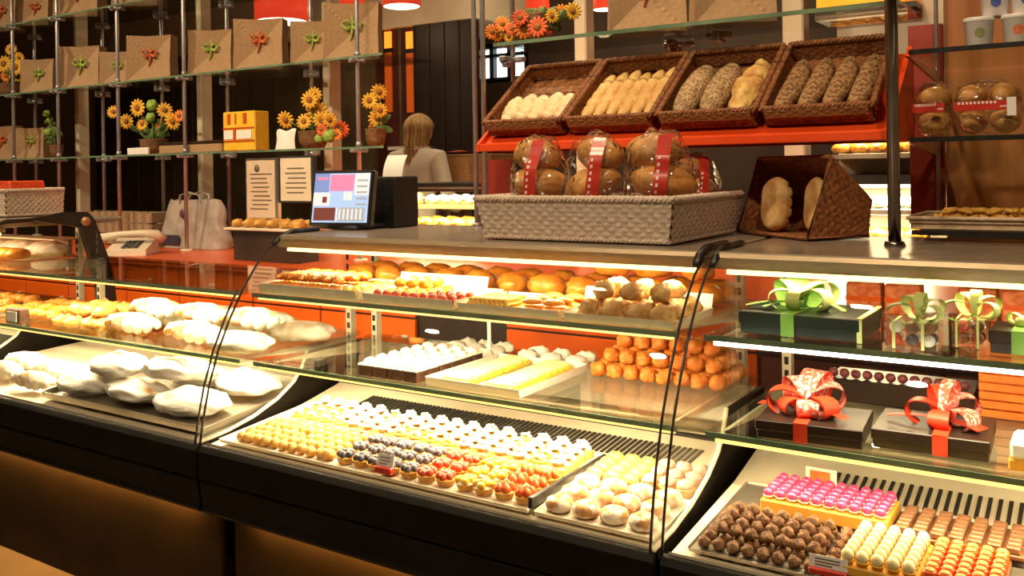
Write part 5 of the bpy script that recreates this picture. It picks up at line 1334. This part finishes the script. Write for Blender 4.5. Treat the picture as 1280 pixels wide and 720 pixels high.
rows(ptr, -.70, -.48, 1.775, 1.915, 7, 4, lambda y: tz(y)+.0225, 'rough cocoa truffle in the front rows of the steel tray', 'cocoa truffles', .001, (0, 6), (.92, 1.05))
piv = MB(); piv.lathe([(.009, .0005), (.0122, .007), (.0126, .0075), (0, .0076)], 12, 1); piv.ell((0, 0, .0155), (.0118, .0118, .0128), 12, 8, 0)
piv = one('ivory_chocolate', piv, [IVORY, YELP], 'chocolate')
riser(-.444, -.306, 1.750, 1.935, .650, BXY, 'low box under the ivory chocolates')
rows(piv, -.442, -.308, 1.752, 1.933, 5, 7, .6505, 'round ivory chocolate in a yellow cup between truffles and red chocolates', 'ivory chocolates', .0004)
prd = MB(); prd.lathe([(.0125, .0005), (.0125, .016), (.0115, .019), (.006, .0215), (0, .022)], 12, 0); prd.lathe([(.0095, .0200), (.0085, .0215), (.004, .0235), (0, .0238)], 12, 1)
prd = one('red_foil_chocolate', prd, [REDF2, GOLD], 'chocolate')
riser(-.300, -.172, 1.750, 1.935, .650, MILK, 'low box under the orange-red chocolates')
rows(prd, -.299, -.173, 1.752, 1.933, 5, 7, .6505, 'orange-red foil chocolate with a golden top in the front rows', 'orange-red chocolates', .0004)
pmk = MB(); pmk.box(-.0122, .0122, -.0105, .0105, 0, .0135, 0, b=.0022); pmk.box(-.009, .009, -.001, .001, .0133, .0146, 0)
pmk = one('square_milk_chocolate', pmk, MILK, 'chocolate')
riser(-.388, -.152, 1.946, 2.086, .655, MILK, 'brown box under the square milk chocolates')
rows(pmk, -.386, -.154, 1.948, 2.084, 7, 6, .6555, 'square milk chocolate in the rear rows before the vent', 'square milk chocolates', .0004)
pye = one('yellow_marzipan', MB().ell((0, 0, .013), (.016, .014, .015), 12, 8, amp=.2, fr=4, seed=7, flatten=-.011), YELP, 'sweet')
rows(pye, -.150, -.03, 1.86, 1.99, 4, 4, tz, 'yellow marzipan sweet beyond the milk chocolates', 'yellow marzipans', .001, (0, 6))
rows(pgb, -.150, -.03, 1.752, 1.845, 2, 3, tz, 'tan almond sweet at the counter end beside the red chocolates', 'tan almond sweets', .001, (-.2, .2))
p = atZ(1036, 716, .63)
price_tag((p.x, 1.7435, .6265), .07, .034, .05, 'lilac white price tag on the lip before the ivory chocolates')

# --- chocolate counter: boxed gifts with bows
DKBOX = mat('dark_chocolate_box_card', (.022, .012, .008), (.03, .017, .012), rough=.35, scale=20)
GRBOX = mat('dark_green_box_card', (.006, .016, .012), (.009, .022, .016), rough=.35, scale=20)
GREENBOW = mat('green_sheer_ribbon', (.16, .38, .05), (.34, .58, .14), rough=.4, scale=14)
LIMEBOW = mat('pale_lime_ribbon', (.60, .68, .20), (.74, .80, .36), rough=.4, scale=14)
REDBOW = mat('orange_red_satin_ribbon', (.72, .045, .015), (.80, .08, .03), rough=.4, scale=20)
DOTBOW = mat('white_dotted_ribbon', (.76, .09, .05), (.88, .62, .54), rough=.45, scale=120, lo=.50, hi=.56)
def loop(mb, c, ang, elev, ln, wd, m, curl=1.0):
    """one ribbon bow loop: a band leaving the knot, turning back on itself"""
    c = Vector(c); d = Vector((math.cos(ang)*math.cos(elev), math.sin(ang)*math.cos(elev), math.sin(elev))); s = Vector((-math.sin(ang), math.cos(ang), 0)); n = d.cross(s)*-1
    def fn(sg):
        def f(u, v):
            a = v*2*PI; x = ln*(1-math.cos(a))*.5; z = curl*ln*.34*math.sin(a); wv = wd*(.35+.65*math.sin(a*.5)**1.0)
            r = .0012*sg
            return c+d*(x+r*math.cos(a+PI))+n*(z+r*math.sin(a))+s*((u-.5)*wv)
        return f
    mb.surf(fn(1), 3, 26, m); mb.surf(fn(-1), 3, 26, m)
def tail(mb, c, ang, ln, wd, m, drop=.0, lift=.015):
    c = Vector(c); d = Vector((math.cos(ang), math.sin(ang), 0)); s = Vector((-math.sin(ang), math.cos(ang), 0))
    for o in (0, .0015):
        mb.surf(lambda u, v: c+d*(ln*v)+Vector((0, 0, lift*math.sin(PI*v*1.2)-drop*v*v+o))+s*((u-.5)*wd*(.6+.4*v)), 3, 12, m)
def gift_box(name, label, p, w, l, h, rz, bm, loops, bowm, band=None, bow_at=(0, 0), knot=.014):
    t = thing(name, label, 'gift box', p, 'ribboned gift boxes')
    M = Matrix.Translation(p) @ Matrix.Rotation(rz, 4, 'Z')
    MB().box(-w/2, w/2, -l/2, l/2, .0005, h*.55, 0, M, b=.002).build('box_base', bm, t)
    MB().box(-w/2-.003, w/2+.003, -l/2-.003, l/2+.003, h*.45, h, 0, M, b=.002).build('lid', bm, t)
    b = MB(); o = .0045
    bx, by = bow_at; bw = .014
    b.box(bx-bw, bx+bw, -l/2-o, l/2+o, h-.0005, h+.0015, 0, M)
    for y in (-l/2-o, l/2+o-.0015): b.box(bx-bw, bx+bw, y, y+.0015, .001, h, 0, M)
    b.build('ribbon_band', band, t)
    c = M @ Vector((bx, by, h+.010))
    for k, (ang, el, ln, wd, mm) in enumerate(loops):
        q = MB(); loop(q, c, ang+rz, el, ln, wd, 0); q.build('bow_loop', mm, t)
    q = MB(); q.ell(c, (knot, knot*.8, knot*.8), 14, 9, amp=.15); q.build('knot', loops[0][4], t)
    return t, c
z = ZU+.001
pg0 = atZ(1000, 425, z)
t, c = gift_box('gift_box', 'flat dark green gift box with a curly green bow on the upper shelf', (-.565, 2.035, z), .25, .19, .048, -.02, GRBOX,
    [(2.2, .42, .085, .07, GREENBOW), (.7, .40, .085, .04, LIMEBOW), (-.4, .25, .075, .035, LIMEBOW), (1.5, .5, .07, .06, GREENBOW), (3.5, .2, .07, .03, LIMEBOW), (-1.6, .3, .06, .03, LIMEBOW)], LIMEBOW, GREENBOW, (-.02, 0))
q = MB(); tail(q, c, 3.6, .12, .02, 0, .0, .006); tail(q, c, -.2, .10, .018, 0, .0, .012); tail(q, c, -2.4, .09, .016, 0, 0, .006); q.build('bow_tail', GREENBOW, t)
q = MB(); 
for x in (-.445,): q.box(x, x+.010, 1.9355, 1.9375, z, z+.05)
q.box(-.445, -.435, 1.9355, 2.13, z+.048, z+.0505); q.build('edge_ribbon', LIMEBOW, t)
# see-through box of chocolates with a lime bow, and a round clear tub beside it
def clear_box(p, w, l, h, label, cyl=False):
    t = thing('clear_gift_box', label, 'gift box', p, 'clear gift boxes')
    q = MB()
    if cyl: q.lathe([(w/2, .001), (w/2, h), (w/2-.001, h), (w/2-.001, .002), (0, .002)], 28, c=p)
    else:
        q.box(p[0]-w/2, p[0]+w/2, p[1]-l/2, p[1]+l/2, .001+p[2], p[2]+h, b=.002)
    q.build('clear_walls', CLEARBOX, t)
    cols = [BLUEB, TRUF, IVORY, RASP, WHITEP, MILK]
    r_ = random.Random(int(p[0]*1000))
    n = 3 if not cyl else 2
    for k in range(2):
        for i in range(n):
            for j in range(2):
                s_ = w/n*.46
                x = p[0]+(i-(n-1)/2)*w/n*.92*(.8 if cyl else 1); y = p[1]+(j-.5)*l*.46*(.8 if cyl else 1)
                s_ = min(s_, .0125); MB().ell((x, y, p[2]+.004+s_+k*s_*1.9), (s_, s_, s_*.95), 12, 8, amp=.08, seed=i+j).build('chocolate', r_.choice(cols), t)
    b = MB(); o = .001
    b.box(p[0]-w*.34, p[0]-w*.28, p[1]-l/2-o-.001, p[1]-l/2-o, p[2]+.001, p[2]+h); b.box(p[0]-w*.34, p[0]-w*.28, p[1]-l/2-o, p[1]+l/2, p[2]+h+.0005, p[2]+h+.002)
    b.box(p[0]+w*.2, p[0]+w*.26, p[1]-l/2-o-.001, p[1]-l/2-o, p[2]+.001, p[2]+h); b.box(p[0]+w*.2, p[0]+w*.26, p[1]-l/2-o, p[1]+l/2, p[2]+h+.0005, p[2]+h+.002)
    b.build('ribbon_band', LIMEBOW, t)
    c = Vector((p[0]+w*.1, p[1], p[2]+h+.009))
    for a, e, ln, wd, mm in [(2.3, .6, .055, .02, LIMEBOW), (.6, .5, .055, .02, LIMEBOW), (3.4, .15, .06, .02, GREENBOW), (-.5, .3, .05, .018, LIMEBOW), (1.5, 1.0, .05, .02, LIMEBOW)]:
        k = MB(); loop(k, c, a, e, ln, wd, 0); k.build('bow_loop', mm, t)
    return t
clear_box((-.340, 1.955, z), .098, .075, .052, 'clear box of dark and pale chocolates with a lime bow')
clear_box((-.245, 2.02, z), .07, .07, .055, 'clear round tub of orange sweets tied with lime ribbon', True)
gift_box('gift_box', 'dark brown gift box cut by the picture edge on the upper shelf', (-.155, 2.02, z), .10, .12, .044, 0, DKBOX, [(.5, .3, .03, .015, LIMEBOW), (2.6, .3, .03, .015, LIMEBOW)], LIMEBOW, GREENBOW)
z2 = ZM+.001
R1, R2 = REDBOW, DOTBOW
t, c = gift_box('gift_box', 'dark chocolate gift box with big dotted red bow on the middle shelf', (-.545, 1.985, z2), .21, .17, .040, .10, DKBOX,
    [(1.2, .95, .090, .055, R2), (2.2, .65, .085, .05, R2), (.25, .55, .085, .055, R2), (3.2, .30, .085, .05, R1), (-.6, .25, .070, .045, R1), (-1.4, .25, .055, .045, R2), (-2.5, .2, .06, .04, R1)], R1, R1, (-.015, 0))
q = MB(); tail(q, c, 3.0, .11, .03, 0, .0, .004); tail(q, c, -.3, .09, .03, 0, .0, .006); q.build('bow_tail', REDBOW, t)
t, c = gift_box('gift_box', 'dark chocolate gift box with looped red bow beside the dotted one', (-.318, 2.035, z2), .21, .17, .040, .04, DKBOX,
    [(2.0, .95, .075, .035, R1), (1.3, 1.05, .085, .025, R2), (.3, .65, .075, .045, R2), (3.1, .30, .075, .04, R1), (-.5, .2, .065, .045, R2), (-1.7, .2, .055, .04, R1)], R1, R1, (.02, 0))
q = MB(); tail(q, c, 3.15, .11, .02, 0, .0, .004); tail(q, c, -.4, .08, .04, 0, .0, .004); q.build('bow_tail', REDBOW, t)
# golden and white parcels at the frame's edge
t = thing('gift_packet', 'cream and gold gift packet at the middle shelf end', 'packet', (-.13, 1.95, z2))
MB().box(-.175, -.08, 1.925, 2.02, z2+.0005, z2+.022, b=.003).build('gold_base', BXY, t); MB().box(-.172, -.083, 1.922, 2.023, z2+.0225, z2+.055, b=.006).build('white_top', PAPER, t)
# orange lattice boxes at the rear of the chocolate counter
LAT = mat('orange_woven_card', (.72, .16, .02), (.80, .22, .03), rough=.5, scale=30)
t = thing('lattice_crate', 'orange slatted crate standing at the rear of the middle shelf', 'crate', (-.1, 2.33, z2))
k = MB()
for i in range(9): k.box(-.265, .2, 2.300, 2.306, z2+.001+.020*i, z2+.017+.020*i)
for i in range(12): k.box(-.265+i*.042, -.257+i*.042, 2.306, 2.312, z2+.001, z2+.18)
k.build('slats', LAT, t); MB().box(-.265, .2, 2.312, 2.42, z2+.001, z2+.178).build('crate_body', ORANGE, t)
prp = None
for i, x in enumerate((-.52, -.43, -.27, -.18)):
    if prp is None:
        prp = thing('red_candy_box', '', 'candy box')
        MB().box(-.04, .04, -.03, .03, 0, .075, b=.004).build('box', mat('red_orange_print_card', (.62, .09, .02), (.85, .30, .12), rough=.4, scale=60), prp); q = MB(); q.box(-.0405, .0405, -.0305, .0305, .03, .042); q.build('printed_band', REDF2, prp)
    place(prp, (x, 2.36, z), 0, 'red patterned candy box at the rear of the upper gift shelf', 'red candy boxes')
t = thing('hollow_tray', 'dark stacked chocolate tray behind the bows', 'tray', (-.40, 2.34, z2))
MB().box(-.60, -.275, 2.28, 2.42, z2+.001, z2+.055, b=.003).build('dark_carton', DKBOX, t)
PLUM = mat('dark_plum_sweets', (.12, .02, .03), (.22, .05, .06), rough=.3, scale=40)
for i in range(12): MB().ell((-.585+.0265*i, 2.30, z2+.066), (.012, .012, .011), 10, 7).build('plum_sweet', PLUM, t)

# --- pastries in the two background cabinets and on the stand under the menus
ax, bx_, fy, zs1, zs0 = FARC
pfc = one('far_cake', MB().ell((0, 0, .028), (.045, .04, .034), 14, 9, amp=.2, seed=2, flatten=-.026), CREAMW, 'cake')
pfo = one('far_orange_cake', MB().lathe([(.055, 0), (.06, .02), (.06, .075), (.05, .085), (0, .087)], 20), AMBERP, 'cake')
rows(pfo, ax+.03, ax+.20, fy+.06, fy+.2, 1, 1, zs1, 'orange glazed round cake in the cabinet before the shopper', 'shopper cabinet cakes', .001, None, (.85, .85))
rows(pfc, ax+.22, bx_-.05, fy+.05, fy+.40, 5, 3, zs1, 'white cream cake on the upper shelf before the shopper', 'shopper cabinet cream cakes', .003, (0, 6))
rows(pbp, ax+.06, bx_-.06, fy+.05, fy+.40, 5, 3, zs0+.001, 'glazed brown pastry on the lower deck before the shopper', 'shopper cabinet pastries', .003, (0, 6))
ax, bx_, ry, zz = BAK
for z, pr, lb, g in ((zz[2], pbp, 'brown pastry on the far bakery cabinet top shelf', 'bakery top pastries'), (zz[1], pfc, 'white cake on the far bakery cabinet middle shelf', 'bakery middle cakes'), (zz[0], pbp, 'brown pastry on the far bakery cabinet bottom shelf', 'bakery bottom pastries')):
    rows(pr, ax+.06, bx_-.06, ry+.04, ry+.36, 5, 2, z+.001, lb, g, .003, (0, 6))
for i in range(12):
    place(pcl, (STA.x+.05+(STB.x-STA.x-.1)*(i % 6)/5, 3.48+.10*(i//6), STZ+.001), rn.uniform(0, 6), 'crisp golden pastry on the stand under the menus', 'stand pastries')
# red cloth and bread hamper by the shopper
hx0, hx1, hy0, hy1, hz0, hz1 = HAMPER
hm = basket('bread_hamper', 'brown wicker hamper with a red cloth on the side table', 'basket', hx1-hx0, hy1-hy0, hz1-hz0, .004, WICKERL, 20, 8, rim=.008)
hm.location = (hx0, hy0, hz0+.003)
q = MB(); cz = hz1+.026
q.surf(lambda u, v: (hx0-.01+(hx1-hx0+.02)*u, hy0-.01+(hy1-hy0+.02)*v, cz+.012*math.sin(u*9)*math.sin(v*7)+.008), 20, 12); q.surf(lambda u, v: (hx0-.01+(hx1-hx0+.02)*u, hy0-.01+(hy1-hy0+.02)*v, cz+.012*math.sin(u*9)*math.sin(v*7)+.004), 20, 12)
tag(pivot(q.build('red_cloth', RASP), (hx0, hy0, cz)), 'red cloth covering the brown wicker hamper', 'cloth')

# ------------------------------------------------------------------ light, camera, colour
def area(name, loc, size, sy, e, col, rot):
    L = bpy.data.lights.new(name, 'AREA'); L.shape = 'RECTANGLE'; L.size = size; L.size_y = sy; L.energy = e; L.color = col
    o = bpy.data.objects.new(name, L); COL.objects.link(o); o.location = loc; o.rotation_euler = rot; return o
WARM = (1, .76, .48)
def spot(loc, tgt, e, ang=110, r=.05, col=WARM):
    L = bpy.data.lights.new('ceiling_fill_spot', 'SPOT'); L.energy = e; L.color = col; L.spot_size = math.radians(ang); L.spot_blend = 1.0; L.shadow_soft_size = r
    o = bpy.data.objects.new('ceiling_fill_spot', L); COL.objects.link(o); o.location = loc
    o.rotation_euler = (Vector(tgt)-Vector(loc)).to_track_quat('-Z', 'Y').to_euler()
for x, e in ((.6, 150), (-.9, 120), (-2.4, 100), (-4.2, 90)): spot((x, -.5, 3.6), (x-.2, 2.6, 1.2), e, 100)
for x, e in ((-1.0, 110), (-2.4, 170), (-3.8, 210), (-5.4, 220), (-7.0, 220)): spot((x, 1.3, 3.6), (x, 3.8, 1.3), e, 90)
for x, e in ((-1.7, 50), (-2.6, 50)): spot((x, 2.98, 3.6), (x, 3.25, .6), e*1.7, 90)  # aisle spots added to brighten the orange counter front
for x in (-1.2, -2.6, -4.0): spot((x, 4.9, 3.6), (x, 5.4, .8), 70, 110)
area('bulkhead_lamp', (-3.8, 7.3, 2.6), 3.0, .2, 40, WARM, (math.radians(130), 0, 0))
w = bpy.data.worlds.new('World'); scene.world = w; w.use_nodes = True
w.node_tree.nodes['Background'].inputs['Color'].default_value = (1, .75, .5, 1); w.node_tree.nodes['Background'].inputs['Strength'].default_value = .02
cam = bpy.data.cameras.new('Camera'); co = bpy.data.objects.new('Camera', cam); COL.objects.link(co)
cam.sensor_width = 36; cam.lens = 36*FPX/1280; cam.shift_x = (640-CX)/1280; cam.shift_y = (CY-360)/1280; cam.clip_start = .05; cam.clip_end = 100
Dn = -Up
ix = Rv*math.cos(PH)+Dn*math.sin(PH); iu = -(Dn*math.cos(PH)-Rv*math.sin(PH)); bk = -Fv
co.matrix_world = Matrix(((ix.x, iu.x, bk.x, 0), (ix.y, iu.y, bk.y, 0), (ix.z, iu.z, bk.z, H), (0, 0, 0, 1)))
scene.camera = co
vs_ = scene.view_settings; vs_.view_transform = 'Standard'; vs_.look = 'None'; vs_.exposure = 0.0; vs_.gamma = 1.0; vs_.use_curve_mapping = False
cy = scene.cycles
cy.max_bounces = 10; cy.transparent_max_bounces = 40; cy.diffuse_bounces = 4; cy.glossy_bounces = 4; cy.sample_clamp_indirect = 6.0; cy.caustics_reflective = False; cy.caustics_refractive = False
